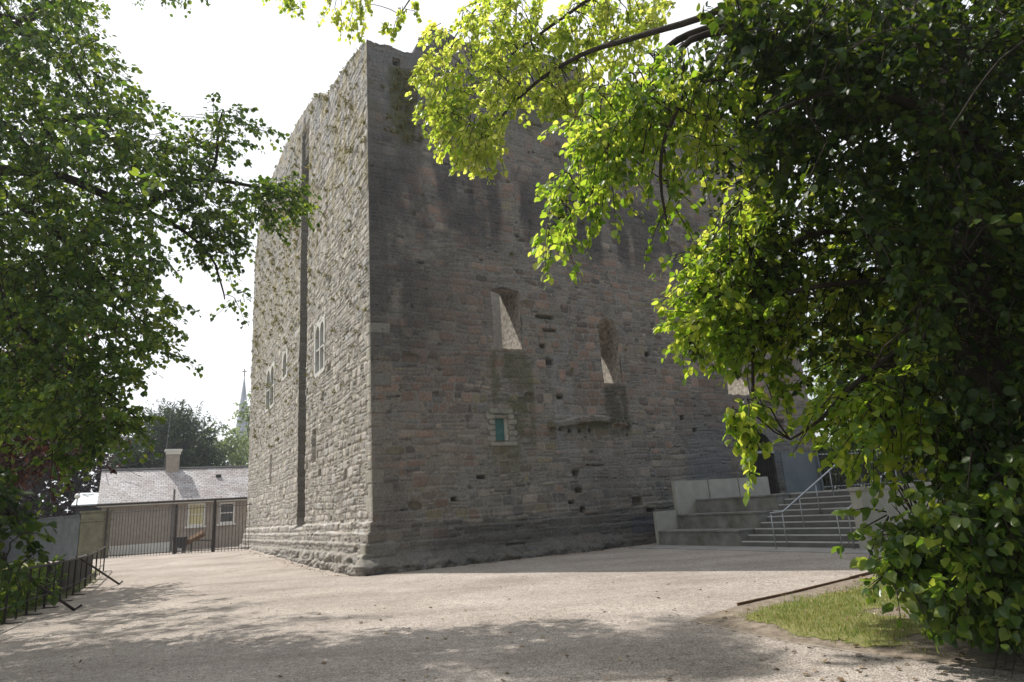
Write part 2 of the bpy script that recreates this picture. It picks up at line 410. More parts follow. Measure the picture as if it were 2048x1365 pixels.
def blades(name, P, h0, h1, w, mat, label=None):
    n = len(P); a = RNG.uniform(0, 2 * PI, n); h = RNG.uniform(h0, h1, n); ln = RNG.normal(0, .5, (n, 2)) * h[:, None]
    dx = np.stack([np.cos(a), np.sin(a), np.zeros(n)], 1) * (w * RNG.uniform(.6, 1.3, n))[:, None]
    mid = P + np.concatenate([ln * .35, h[:, None] * .6], 1); tip = P + np.concatenate([ln, h[:, None]], 1)
    V = np.stack([P - dx, P + dx, mid + dx * .7, mid - dx * .7, tip], 1).reshape(-1, 3)
    b = np.arange(n)[:, None] * 5
    F = [tuple(r) for r in (b + np.array([[0, 1, 2, 3]]))] + [tuple(r) for r in (b + np.array([[3, 2, 4]]))]
    return tag(np_mesh(name, V, F, mat), kind='stuff')
q = RNG.uniform((1.8, 5), (10.5, 13.5), (90000, 2)); mk = lawn_mask(q[:, 0], q[:, 1])
q = q[mk > RNG.uniform(-.05, .42, len(q))][:42000]
blades('grass', np.column_stack([q, bedz(q[:, 0], q[:, 1])]), .025, .075, .004, M['grass'])

def edging(name, pts, label, h=.05, mat='wood'):
    mb = MB()
    for a, b in zip(pts[:-1], pts[1:]):
        a = np.array([a[0], a[1], 0]); b = np.array([b[0], b[1], 0]); d = b - a; L = np.linalg.norm(d); d /= L
        n = np.array([-d[1], d[0], 0])
        k = max(1, int(L / 1.2))
        for i in range(k):
            p = a + d * L * i / k; z = float(gz(p[0], p[1]))
            mb.box(p + UPV * z, d, n, UPV, .004, L / k - .004, -.014, .014, -.08, h + random.uniform(-.008, .008))
    o = mb.build(name, M[mat], bevel=.004); tag(o, label, 'edging', 'timber lawn edgings'); return o
edging('lawn_edging', [gB, on_ground(1590, 1187), gC, (7.5, 13.6)], 'dark timber edging board along the far side of the grass corner', .045)
edging('lawn_edging', [gA, gD, gE, gF], 'pale timber edging board between the near gravel and the worn grass', .012, 'pale_wood')

# ------------------------------------------------------------------ tower frame
E1 = np.array([math.sin(R(60)), math.cos(R(60)), 0]); E2 = np.array([-E1[1], E1[0], 0])
TC = np.array([-4.61, 19.51, 0]) + .38 * E1 + .25 * E2
LF, LL = 20.5, 25.2
def onF(x, y, w=0.0):            # point of the front face (or a plane w in front of it) -> (u, z)
    P = at_plane(x, y, TC - E2 * w, E2); return np.array([(P - TC) @ E1, P[2]])
def onL(x, y, off=0.0):          # left face -> (s, z)
    P = at_plane(x, y, TC - E1 * off, E1); return np.array([(P - TC) @ E2, P[2]])
PROJ = 0.0
S0, S1 = onL(598, 800)[0], onL(613, 800)[0]      # the long vertical chase
top_f = [onF(*p) for p in ((728, 78), (745, 82), (760, 90), (775, 92), (790, 97), (800, 101), (806, 103))]
top_f = [(a, b) for a, b in top_f] + [(1.75, 17.9), (1.95, 18.5), (2.35, 19.2), (2.9, 19.3), (3.6, 19.15), (5.2, 19.35), (6.6, 19.5), (8.2, 19.75), (9.4, 19.6), (10.2, 18.9),
          (11, 18.8), (11.6, 19.4), (14.4, 19.35), (16, 19.5), (18, 19.7), (20.5, 19.4)]
top_l = [(0, 17.95)] + [tuple(onL(*p)) for p in ((712, 105), (700, 120), (690, 138), (672, 160), (660, 181), (655, 187))] + \
        [tuple(onL(*p)) for p in ((648, 189), (641, 187), (630, 193), (620, 207))] + \
        [tuple(onL(*p, PROJ)) for p in ((600, 236), (586, 262), (572, 290), (562, 312), (548, 345), (532, 390), (518, 450))] + [(LL, 19.0)]
tl = np.array(top_l); tl = tl[np.argsort(tl[:, 0])]
tf = np.array(top_f); tf = tf[np.argsort(tf[:, 0])]

def masonry(u, v, seed, hmin, hmax, wmin, wmax, slate_p, warp=.05):
    """coursed rubble: returns relief (m), stone id, joint mask, type"""
    rg = np.random.default_rng(seed)
    uw = u + warp * 2 * (fbm(u * 1.3, v * 1.3, seed) - .5) * 2 + .03 * (fbm(u * 7, v * 7, seed + 9, 2) - .5)
    vw = v + warp * 1.3 * (fbm(u * .5 + 31, v * .9, seed + 1) - .5) * 2 + .035 * (fbm(u * 5, v * 7, seed + 5, 2) - .5)
    hb = [-1.5]
    while hb[-1] < 25: hb.append(hb[-1] + rg.uniform(hmin, hmax))
    hb = np.array(hb)
    i = np.clip(np.searchsorted(hb, vw) - 1, 0, len(hb) - 2)
    lo = hb[i]; hi = hb[i + 1]
    rows = []
    for k in range(len(hb)):
        w = np.cumsum(rg.uniform(wmin, wmax, int(60 / wmin) + 4) * (.8 + .5 * rg.random())) - 30 + rg.uniform(0, .5)
        w = w[w < 32]; rows.append(k * 1000 + 100 + w)
    allb = np.concatenate(rows)
    key = i * 1000 + 100 + np.clip(uw, -29, 31)
    j = np.clip(np.searchsorted(allb, key) - 1, 0, len(allb) - 2)
    l = allb[j] - i * 1000 - 100; r = allb[j + 1] - i * 1000 - 100
    sid = j.astype(np.int64)
    sl = hash01(sid, 1) < slate_p
    nsub = 2 + np.floor(hash01(sid, 2) * np.clip((hi - lo) / .06 - 1.5, .5, 3.6)).astype(int)
    fr = np.clip((vw - lo) / (hi - lo), 0, .9999)
    k = np.where(sl, np.floor(fr * nsub), 0).astype(int)
    lo2 = np.where(sl, lo + (hi - lo) * k / nsub, lo); hi2 = np.where(sl, lo + (hi - lo) * (k + 1) / nsub, hi)
    sp = l + (r - l) * (.25 + .5 * hash01(sid * 7 + k, 3)); left = uw < sp
    use = sl & (hash01(sid * 7 + k, 4) < .75)
    l2 = np.where(use & ~left, sp, l); r2 = np.where(use & left, sp, r)
    sid2 = sid * 16 + k * 2 + (use & left)
    # some of the larger stones merge with a rounded outline
    dx = np.minimum(uw - l2, r2 - uw); dy = np.minimum(vw - lo2, hi2 - vw)
    rad = np.where(sl, .02, .07 + .05 * hash01(sid2, 5))
    ax = np.maximum(rad - dx, 0); ay = np.maximum(rad - dy, 0)
    d = np.where((ax > 0) & (ay > 0), rad - np.hypot(ax, ay), np.minimum(dx, dy))
    return d, sid2, sl, (uw, vw)

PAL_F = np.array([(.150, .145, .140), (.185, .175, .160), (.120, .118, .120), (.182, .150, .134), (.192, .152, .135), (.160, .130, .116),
                  (.160, .155, .120), (.130, .140, .148), (.215, .205, .19), (.105, .10, .098), (.17, .165, .155), (.145, .138, .125)])  # same stone as the left face, the front's shade put into the colour
PAL_L = np.array([(.34, .31, .275), (.38, .35, .31), (.30, .285, .265), (.36, .32, .295), (.41, .375, .33), (.33, .32, .31), (.27, .255, .235), (.37, .345, .30), (.39, .36, .335)]) * np.array([.98, .985, .99])  # same stone, sunlight on the left face put into the colour

# column list: left side (u<0), front (u>0), then coarse right and back
uL = -np.concatenate([np.arange(0, 12, .03), np.arange(12, LL, .04)])[1:]
s_step = np.array([S0 - .02, S0 - .003, S0 + .003, S0 + .02, S1 - .02, S1 - .003, S1 + .003, S1 + .02])
uL = np.sort(np.concatenate([uL[(np.abs(-uL - S0) > .03) & (np.abs(-uL - S1) > .03)], -s_step, [-LL]]))
uF = np.concatenate([np.arange(0, 13, .03), np.arange(13, LF, .04), [LF]])
U1 = np.concatenate([uL, uF]); nL, nF = len(uL), len(uF)
NR = 660
rr = np.linspace(0, 1, NR)
isL = U1 < 0
T = np.where(isL, np.interp(-U1, tl[:, 0], tl[:, 1]), np.interp(U1, tf[:, 0], tf[:, 1]))
T = T + .10 * (fbm(U1 * 2.2, U1 * 0 + 3, 21) - .5) + .10 * (vnoise(np.floor(U1 * 3.2), U1 * 0, 22) - .5)
T[np.abs(U1) < .2] = 17.95
Z0 = -.35
UU = np.repeat(U1[:, None], NR, 1); ZZ = Z0 + rr[None, :] * (T[:, None] - Z0)
LM = np.repeat(isL[:, None], NR, 1)
s = -UU

# --- masonry relief and colours
dF, idF, slF, wF = masonry(UU, ZZ, 101, .12, .38, .15, .62, .42, .09)
dL, idL, slL, wL = masonry(UU, ZZ, 202, .12, .36, .12, .50, .40, .085)
d = np.where(LM, dL, dF); sid = np.where(LM, idL + 5000003, idF); sl = np.where(LM, slL, slF)
joint = .011 + .012 * fbm(UU * 2, ZZ * 2, 31)
body = smooth(0, .022, d - joint)
prot = hash01(sid, 8)
relief = body * (.016 + .034 * prot ** 2) + .018 * (fbm(UU * 4, ZZ * 9, 33) - .5) * body
relief = np.where(LM, relief * .9 + .05 * (fbm(UU * .7, ZZ * .7, 34) - .5), relief * .72 + .06 * (fbm(UU * .8, ZZ * .8, 35) - .5))
missing = (hash01(sid, 9) < np.where(LM, .02, .012)) & (d > .01)
relief = np.where(missing, relief - .09, relief)
hF = (hash01(sid, 6) * 11.999).astype(int)
red = smooth(2.5, 5, ZZ) * smooth(16.5, 12, ZZ)
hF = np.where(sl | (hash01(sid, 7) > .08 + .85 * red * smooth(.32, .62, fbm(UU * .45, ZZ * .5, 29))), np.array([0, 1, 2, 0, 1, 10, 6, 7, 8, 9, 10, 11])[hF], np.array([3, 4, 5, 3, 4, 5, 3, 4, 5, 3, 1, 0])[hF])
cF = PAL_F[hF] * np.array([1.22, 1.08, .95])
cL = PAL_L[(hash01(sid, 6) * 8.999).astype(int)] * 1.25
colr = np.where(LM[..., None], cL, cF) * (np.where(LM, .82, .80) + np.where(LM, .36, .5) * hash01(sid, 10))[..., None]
mort = np.where(LM[..., None], np.array([.33, .30, .26]), np.array([.225, .21, .188]))  # mortar likewise coloured paler on the sunlit left face
jm = smooth(.0, .02, d - joint * .6)[..., None]
gap = (sl & (hash01(sid, 12) < .35))[..., None]
mort = np.where(gap, mort * .62, mort)
colr = mort * (1 - jm) + colr * jm
# weather stains and other tones that have a shape of their own
def stain_tone(mask, rgb, k):
    global colr
    w = (np.clip(mask, 0, 1) * k)[..., None]; colr = colr * (1 - w) + np.array(rgb) * w
Fm = ~LM
n1 = fbm(UU * .35, ZZ * .22, 41); n2 = fbm(UU * 1.1, ZZ * .3, 42); n3 = fbm(UU * 2.4, ZZ * 2.4, 43)
stain_tone(Fm * smooth(9.8, 11.5, ZZ) * smooth(14.6, 13.0, ZZ) * smooth(.34, .55, n2), (.07, .066, .066), .85)
stain_tone(Fm * smooth(3.6, 1.0, UU) * smooth(4.5, 8, ZZ) * smooth(15.5, 13, ZZ) * smooth(.34, .56, fbm(UU * 1.3, ZZ * .45, 45)), (.062, .058, .056), .75)
stain_tone(Fm * smooth(.52, .66, fbm(UU * .9, ZZ * .9, 46)) * (.4 + .6 * smooth(8, 3, ZZ)), (.27, .255, .225), .34)
stain_tone(Fm * smooth(.5, .72, n1), (.11, .10, .09), .5)
stain_tone(Fm * smooth(14.0, 17, ZZ) * smooth(.35, .6, n3), (.17, .175, .18), .55)
stain_tone(Fm * smooth(13.5, 18, ZZ) * smooth(.55, .68, fbm(UU * 1.4, ZZ * 1.1, 44)), (.10, .11, .04), .7)     # green growth
stain_tone(Fm * smooth(9, 13, UU) * smooth(5.5, 3, ZZ) * smooth(.3, .6, n2), (.135, .145, .16), .6)
for (ua, ub, za, zb, c, k) in ((4.2, 5.8, 3.6, 6.9, (.10, .095, .055), .75), (8.9, 9.9, 4.2, 5.85, (.065, .062, .05), .85), (6.3, 10, 4.05, 4.5, (.085, .082, .04), .8),
                               (4.1, 5.1, 2.8, 3.7, (.14, .13, .07), .5), (6.3, 7.3, 6.9, 8.6, (.16, .155, .11), .5), (.8, 1.7, 14.3, 17.2, (.085, .09, .03), .8)):
    stain_tone(Fm * smooth(ua - .15, ua + .1, UU) * smooth(ub + .15, ub - .1, UU) * smooth(za - .5, za + .3, ZZ) * smooth(zb + .1, zb - .2, ZZ) * smooth(.25, .5, n3), c, k)
for k in range(16):                                   # pale lime streaks
    uu = RNG.choice([RNG.uniform(6.2, 11), RNG.uniform(1, 14)]); zt = RNG.uniform(2.6, 5 if uu > 6 else 9); ln_ = RNG.uniform(.8, 2.4)
    stain_tone(Fm * smooth(.05, .015, np.abs(UU - uu - .03 * n3)) * smooth(zt - ln_, zt - ln_ * .4, ZZ) * smooth(zt + .05, zt - .1, ZZ), (.27, .26, .25), .3)
stain_tone(Fm * smooth(.055, .02, np.abs(UU - 7.2 - .5 * (n3 - .5))) * 0 + Fm * smooth(6.5, 6.7, UU) * smooth(7.6, 7.4, UU) * smooth(2.5, 3.5, ZZ) * smooth(8.4, 7.8, ZZ) * smooth(.3, .5, n3), (.24, .24, .235), .55)
stain_tone(Fm * smooth(1.35, 1.1, ZZ + .3 * (n3 - .5)) * smooth(1, 2.5, UU), (.075, .072, .068), .7)      # dark damp plinth
stain_tone(Fm * smooth(9.3, 9.5, UU) * smooth(10.9, 10.6, UU) * smooth(.35, .45, ZZ) * smooth(1.02, .95, ZZ), (.075, .08, .092), .9)
stain_tone(LM * smooth(13, 19, ZZ) * smooth(.4, .62, n3), (.28, .29, .30), .6)
stain_tone(LM * smooth(.56, .68, fbm(UU * 2.2, ZZ * 1.0, 47)) * smooth(8, 15, ZZ), (.30, .25, .11), .55)
stain_tone(LM * smooth(1.5, .6, ZZ + .2 * n3), (.2, .185, .165), .55)
stain_tone(LM * (s < S0 + .004) * (s > S1 - .01) * smooth(1.2, 1.9, ZZ) * smooth(20.4, 20.2, ZZ), (.085, .075, .06), .82)  # chase recess coloured dark brown over its full height
stain_tone(LM * smooth(.35, .0, s - S0) * (s > S0 + .004) * smooth(8, 12, ZZ) * smooth(.45, .6, n3), (.28, .23, .08), .6)
# quoins at the near corner
qi = np.floor((ZZ + .4) / .42).astype(int); ql = np.where(qi % 2 == 0, .62, .36)
qm = (np.abs(UU) < np.where(Fm, ql, .98 - ql)) & (ZZ < 7.5) & (np.abs((ZZ + .4) / .42 % 1 - .5) < .46)
qc = np.where(Fm[..., None], np.array([.185, .172, .15]), np.array([.42, .40, .345])) * (.8 + .4 * hash01(qi * 3 + Fm, 5))[..., None]  # quoins too take a paler colour on the sunlit side
colr = np.where((qm & (hash01(qi, 4) < np.where(Fm, .55, .7)))[..., None], qc * (.85 + .3 * n3[..., None]), colr)
relief = np.where(qm, .03 + .015 * hash01(qi, 3) + .012 * (n3 - .5), relief)
# broken corbel course, toothing holes and socket holes on the front
band = Fm & (UU > 6.35) & (UU < 9.9)
zc = 4.42 + .13 * np.sin(UU * 1.7) + .25 * (fbm(UU * 1.5, UU * 0, 51) - .5)
led = band * smooth(.15, .1, np.abs(ZZ - zc)) * np.where(fbm(UU * 3, UU * 0 + 2, 52) > .36, 1, .25)
relief = relief + led * .16
holes = [(6.35, 7.15, .22, .16), (6.55, 8.25, .75, .14), (6.7, 7.75, .55, .1), (6.6, 6.55, .3, .2), (6.9, 5.3, .25, .15), (7.3, 2.6, .3, .25), (7.35, 2.0, .3, .16),
         (7.4, 1.35, .22, .2), (7.0, 1.62, .24, .12), (9.9, 1.5, .45, .3), (10.4, 1.15, .3, .12), (12.6, 4.6, .2, .2), (13.2, 4.1, .2, .16), (17.9, 5.3, .8, .35), (18.1, 4.4, 1.0, .35),
         (6.8, 4.15, .12, .12), (7.2, 4.1, .12, .12), (7.6, 4.08, .12, .12), (8.05, 4.1, .12, .12), (2.6, 1.95, .18, .12), (3.6, 2.6, .3, .12), (11.2, 7.1, .2, .18)]
hd = np.zeros_like(UU)
for (uu, zz, w, h) in holes:
    e = np.maximum(np.abs(UU - uu) / (w * .5), np.abs(ZZ - zz) / (h * .5)) + .5 * (n3 - .5)
    hd = np.maximum(hd, smooth(1.1, .8, e) * Fm)
relief = relief - hd * .2
stain_tone(hd, (.06, .058, .045), .5)  # holes toned darker besides being cut back
# slit recesses on the left face
for (sa, sb, za, zb, dep) in ((onL(633, 880)[0], onL(625, 880)[0], 3.85, 5.15, .5), (onL(545, 905, PROJ)[0], onL(541, 905, PROJ)[0], 3.6, 5.1, .4), (S0 - .75, S0 - .35, 9.6, 10.1, .5),
                              (S1 + .3, S1 + .9, 12.9, 13.2, .3)):
    mk = LM & (s > sa) & (s < sb) & (ZZ > za) & (ZZ < zb); relief = np.where(mk, relief - dep, relief)
# protruding joints on the two lower ledges of the plinth
fadec = smooth(.0, .1, np.abs(UU))
relief = relief * (0.25 + .75 * fadec)

# --- batter / stepped plinth
def flare(z, amount, n):
    e = np.zeros_like(z)
    for k in range(n): e = e + smooth(1.45 - k * .30 + .012, 1.45 - k * .30 - .012, z) / n
    return e * amount
nz = fbm(UU * 1.3, ZZ * 1.5, 61); nz2 = fbm(UU * 3.1, ZZ * 3.3, 62)
flL = flare(ZZ + .10 * (nz - .5), .44, 5) + .34 * smooth(.62, .3, ZZ + .3 * (nz - .5)) * (nz2 - .25) * (1 + (hash01(sid, 15) - .5))
flF = flare(ZZ + .16 * (nz - .5) + .02, .14, 3) + smooth(.55, .1, ZZ + .3 * (nz - .5)) * (.12 + .42 * nz2) * smooth(10.5, 7, UU)
pr = np.where((s < S0) & (s > S1), -.40, 0.0) * smooth(1.3, 1.5, ZZ) * smooth(18.3, 18.2, ZZ) - np.where((s < S0) & (s > S0 - .8), .3, 0.0) * smooth(18.25, 18.3, ZZ) * smooth(20.4, 20.3, ZZ)
batter = .012 * (10 - ZZ).clip(0, 10) * .0
wc = np.clip(1 - np.abs(UU) / .5, 0, 1)
cornerL = flare(ZZ, .44, 5); cornerF = flare(ZZ, .14, 3)
P3 = np.empty(UU.shape + (3,))
dl = relief + flL + pr; df = relief + flF
left = TC + E2 * s[..., None] - E1 * dl[..., None] - E2 * (cornerF * wc)[..., None]
front = TC + E1 * UU[..., None] - E2 * df[..., None] - E1 * (cornerL * wc)[..., None]
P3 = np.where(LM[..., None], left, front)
P3[..., 2] = ZZ

# openings cut right through the front
def arch_poly(u0, u1, z0, zs, rise, n=8):
    c = (u0 + u1) / 2; h = (u1 - u0) / 2
    return [(u0, z0), (u1, z0), (u1, zs)] + [(c + h * math.cos(PI * k / n), zs + rise * math.sin(PI * k / n)) for k in range(1, n)] + [(u0, zs)]
W3 = onF(1478, 798)
openF = [arch_poly(4.36, 5.5, 6.93, 9.05, .12), arch_poly(8.93, 9.80, 5.88, 8.02, .46), arch_poly(15.4, 16.7, 5.6, 7.6, .5),
         arch_poly(16.0, 17.6, 1.4, 3.3, .72), [(4.2, 3.76), (4.72, 3.76), (4.74, 4.62), (4.2, 4.62)], [(.93, 17.2), (1.2, 17.2), (1.2, 17.5), (.93, 17.5)]]
def lancet_rect(p):   # px corners (tl, tr, br, bl) -> s0,s1,z0,z1
    a = np.array(p); return a[:, 0].min(), a[:, 0].max(), (a[2, 1] + a[3, 1]) / 2, (a[0, 1] + a[1, 1]) / 2
winL = [('twin', 0.0, lancet_rect([onL(*p) for p in ((631, 646), (650, 640), (650, 742), (632, 751))])),
        ('twin', PROJ, lancet_rect([onL(*p, PROJ) for p in ((534, 735), (548, 733), (548, 813), (534, 820))])),
        ('single', PROJ, lancet_rect([onL(*p, PROJ) for p in ((566, 703), (575, 700), (575, 753), (567, 758))]))]
openL = [[(a, c), (b, c), (b, d_), (a, d_)] for _, _, (a, b, c, d_) in winL]

nC = len(U1)
ii, jj = np.meshgrid(np.arange(nC - 1), np.arange(NR - 1), indexing='ij')
a = (ii * NR + jj).ravel()
FQ = np.stack([a, a + NR, a + NR + 1, a + 1], 1)
uc = (UU[:-1, :-1] + UU[1:, 1:]).ravel() / 2; zc_ = (ZZ[:-1, :-1] + ZZ[1:, 1:]).ravel() / 2
kill = np.zeros(len(FQ), bool)
_j = .16 * (fbm(uc * 4, zc_ * 4, 81) - .5); _j2 = .16 * (fbm(uc * 4, zc_ * 4, 82) - .5)
for k_, P in enumerate(openF): kill |= (uc > 0) & in_poly(uc + _j * ([1, .4, 1, .3, 0, .5][k_]), zc_ + _j2 * ([1, .3, 1, .3, 0, .5][k_]), P)
for P in openL: kill |= (uc < 0) & in_poly(-uc, zc_, P)
V = P3.reshape(-1, 3); C3 = colr.reshape(-1, 3)
FQ = FQ[~kill]
# wall top, inner skin and the two hidden faces
TH, THL = 1.7, .5
k0 = len(V)
topi = np.arange(nC) * NR + NR - 1
inn = np.where(isL[:, None], TC + E2 * np.clip(-U1, TH, LL - TH)[:, None] + E1 * THL, TC + E1 * np.clip(U1, THL, LF - TH)[:, None] + E2 * TH)
inn[:, 2] = T + .12 * (fbm(U1 * 2, U1 * 0 + 9, 71) - .5)
V = np.concatenate([V, inn]); C3 = np.concatenate([C3, np.tile([.24, .225, .2], (nC, 1))])
cap = np.stack([topi[:-1], topi[1:], k0 + np.arange(1, nC), k0 + np.arange(nC - 1)], 1)
used = np.concatenate([FQ, cap])
tower = empty('stone_tower', TC)
tag(tower, 'huge ruined square stone castle keep with ragged top standing on the gravel', 'castle')
def local(o):                       # keep the geometry in world metres, parent to the tower's base point
    o.parent = tower; o.matrix_parent_inverse = Matrix.Translation(-Vector(TC)); return o
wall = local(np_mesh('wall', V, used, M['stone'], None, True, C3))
# inner skin of front (with holes), inner left, back and right walls
mb = MB()
def inner_grid(o, ax, L, H, holes_, step=.5):
    nx = int(L / step); nzq = int(H / step)
    for i in range(nx):
        for j in range(nzq):
            x0, x1 = i * L / nx, (i + 1) * L / nx; z0, z1 = j * H / nzq, (j + 1) * H / nzq
            if any(x1 > a_ and x0 < b_ and z1 > c_ and z0 < e_ for a_, b_, c_, e_ in holes_): continue
            mb.add([o + ax * x0 + UPV * z0, o + ax * x1 + UPV * z0, o + ax * x1 + UPV * z1, o + ax * x0 + UPV * z1], [(0, 1, 2, 3)])
inH = [(4.2, 5.7, 6.9, 9.7), (8.75, 10.2, 5.9, 7.7), (15.3, 17.1, 5.6, 8.5), (15.8, 17.8, .9, 4.3)]
inner_grid(TC + E1 * THL + E2 * TH, E1, LF - TH - THL, 18.6, [(a_ - THL, b_ - THL, c_, e_) for a_, b_, c_, e_ in inH], .25)
inner_grid(TC + E1 * THL + E2 * TH, E2, LL - 2 * TH, 18.2, [(a - TH, b - TH, c, d_) for _, _, (a, b, c, d_) in winL], .25)
local(mb.build('inner_wall', simple('inner_rubble', (.24, .21, .175), (.38, .35, .3), 5, .95, 1.0, 12)))
mb = MB()
mb.box(TC, E1, E2, UPV, LF - TH, LF - .02, .02, LL, -.3, 19.2)
mb.box(TC, E1, E2, UPV, -PROJ + .02, LF - TH - .01, LL - TH, LL - .02, -.3, 18.8)
local(mb.build('rear_wall', simple('rear_rubble', (.20, .18, .155), (.33, .30, .26), 3, .95, 1.0, 8)))

# reveals of the openings
M['reveal'] = simple("reveal_rubble", (.12, .10, .08), (.52, .48, .42), 5, .95, 1.0, 14, stretch=(1, 1, 1.6))
M['reveal_dark'] = simple('dark_reveal', (.06, .055, .05), (.13, .12, .11), 4, .95, 1.0, 14)
def tunnel(name, outer, inner, d0, d1, mat, back=None):
    mb = MB(); n = len(outer)
    nst = 7
    def pt(u, z, dd): return TC + E1 * u + E2 * dd + UPV * z
    cu = sum(p[0] for p in outer) / n; cz = sum(p[1] for p in outer) / n
    col0 = [(cu + (u - cu) * 1.3, cz + (z - cz) * 1.14) for u, z in outer]
    rings = [[pt(u, z, d0 + .12) for u, z in col0], [pt(u, z, d0) for u, z in outer]]
    for k in range(1, nst + 1):
        t = k / nst
        rings.append([pt(a[0] * (1 - t) + b[0] * t + .03 * math.sin(k * 7 + i * 3) * (0 < t < 1), a[1] * (1 - t) + b[1] * t + .03 * math.cos(k * 5 + i * 2) * (0 < t < 1), d0 + (d1 - d0) * t) for i, (a, b) in enumerate(zip(outer, inner))])
    for A, B in zip(rings[:-1], rings[1:]):
        for i in range(n):
            i2 = (i + 1) % n; mb.add([A[i], A[i2], B[i2], B[i]], [(0, 3, 2, 1)])
    if back: mb.add(rings[-1], [tuple(range(n))])
    o = local(mb.build(name, mat)); return o
def scale_in(P, l, r, up, dn=0):
    z0 = min(p[1] for p in P); z1 = max(p[1] for p in P); cu = sum(p[0] for p in P) / len(P)
    return [(u - l if u < cu else u + r, (z - dn if z < (z0 + z1) / 2 else z + up)) for u, z in P]
tunnel('window_reveal', openF[0], scale_in(openF[0], .15, .15, .5), .02, TH + .01, M['reveal'])
tunnel('window_reveal', openF[1], scale_in(openF[1], .15, .35, -.75), .02, TH + .01, M['reveal'])
tunnel('window_reveal', openF[2], scale_in(openF[2], .1, .4, .4), .02, TH + .01, M['reveal'])
tunnel('doorway', openF[3], scale_in(openF[3], 0, .05, .1), .02, TH + .01, M['reveal_dark'], True)  # passage closed off behind, its shade put in as dark colour
tunnel('window_reveal', openF[4], scale_in(openF[4], -.1, -.1, -.1), .0, .3, M['limestone'])
tunnel('socket_hole', openF[5], openF[5], .02, .6, M['reveal'], True)
# small light-stone surround with blue-green shutter
mb = MB()
ux = 4.16; zx = 3.74
for k in range(5):
    wl = .17 if k % 2 else .27; wr = .34 if k % 2 else .25
    mb.box(TC, E1, -E2, UPV, ux - wl, ux + .05, -.06, .045, zx + k * .185, zx + k * .185 + .175)
    mb.box(TC, E1, -E2, UPV, ux + .54, ux + .54 + wr, -.06, .047, zx + k * .185, zx + k * .185 + .175)
mb.box(TC, E1, -E2, UPV, ux - .2, ux + .85, -.06, .05, zx - .15, zx - .008)
mb.box(TC, E1, -E2, UPV, ux - .15, ux + .76, -.06, .043, zx + .93, zx + 1.1)
sur = local(mb.build('window_surround', simple('stained_limestone', (.17, .16, .13), (.33, .31, .26), 4, .9, .5, 18), bevel=.02))
mb = MB(); mb.box(TC, E1, E2, UPV, ux + .1, ux + .50, .2, .24, zx + .0, zx + .80)
local(mb.build('shutter', M['teal']))
# doorway gate: lintel bar and upright bars
mb = MB(); mb.box(TC, E1, -E2, UPV, 16.0, 17.62, -.1, .03, 3.12, 3.22); local(mb.build('door_lintel', M['steel']))
for k in range(12):
    mb = MB(); mb.box(TC, E1, E2, UPV, 16.06 + k * .135, 16.09 + k * .135, .12, .15, 1.44, 3.1); local(mb.build('door_bar', M['bars']))

# left-face windows
def lancet_window(kind, off, rect):
    s0, s1, z0, z1 = rect; o0 = TC - E1 * (off + .035)
    mb = MB(); fr = .13 if kind == 'twin' else .2
    def bar(a, b, c, d_, dep=.3, front=0.0): mb.box(o0, E2, E1, UPV, a, b, front, dep, c, d_)
    bar(s0 - .05, s0 + fr, z0 - .03, z1 + .05); bar(s1 - fr, s1 + .05, z0 - .03, z1 + .05)
    bar(s0 + fr, s1 - fr, z0 - .06, z0 + .11)
    lights = [(s0 + fr, (s0 + s1) / 2 - .06), ((s0 + s1) / 2 + .06, s1 - fr)] if kind == 'twin' else [(s0 + fr, s1 - fr)]
    if kind == 'twin':
        bar((s0 + s1) / 2 - .06, (s0 + s1) / 2 + .06, z0 + .11, z1 + .05, .26, .012)
        for la, lb in lights: bar(la, lb, z0 + (z1 - z0) * .47, z0 + (z1 - z0) * .47 + .07, .2, .03)
    for la, lb in lights:
        c = (la + lb) / 2; h = (lb - la) / 2; zs = z1 - .12 - h * 1.2; n = 10
        pts = [(c - h * math.cos(PI * k / n), zs + h * 1.2 * math.sin(PI * k / n)) for k in range(n + 1)]
        for (sa, za), (sb, zb) in zip(pts[:-1], pts[1:]):
            mb.hexa([o0 + E2 * sa + E1 * .012 + UPV * za, o0 + E2 * sb + E1 * .012 + UPV * zb, o0 + E2 * sb + E1 * .26 + UPV * zb, o0 + E2 * sa + E1 * .26 + UPV * za,
                     o0 + E2 * sa + E1 * .012 + UPV * (z1 + .05), o0 + E2 * sb + E1 * .012 + UPV * (z1 + .05), o0 + E2 * sb + E1 * .26 + UPV * (z1 + .05), o0 + E2 * sa + E1 * .26 + UPV * (z1 + .05)])
    w = local(mb.build('window', M['white_stone']))
    for la, lb in lights:
        g = MB(); g.box(o0, E2, E1, UPV, la - .02, lb + .02, .15, .17, z0 + .05, z1 - .05)
        gp = g.build('glazing', M['glass'], w)
for k_, o_, r_ in winL: lancet_window(k_, o_, r_)

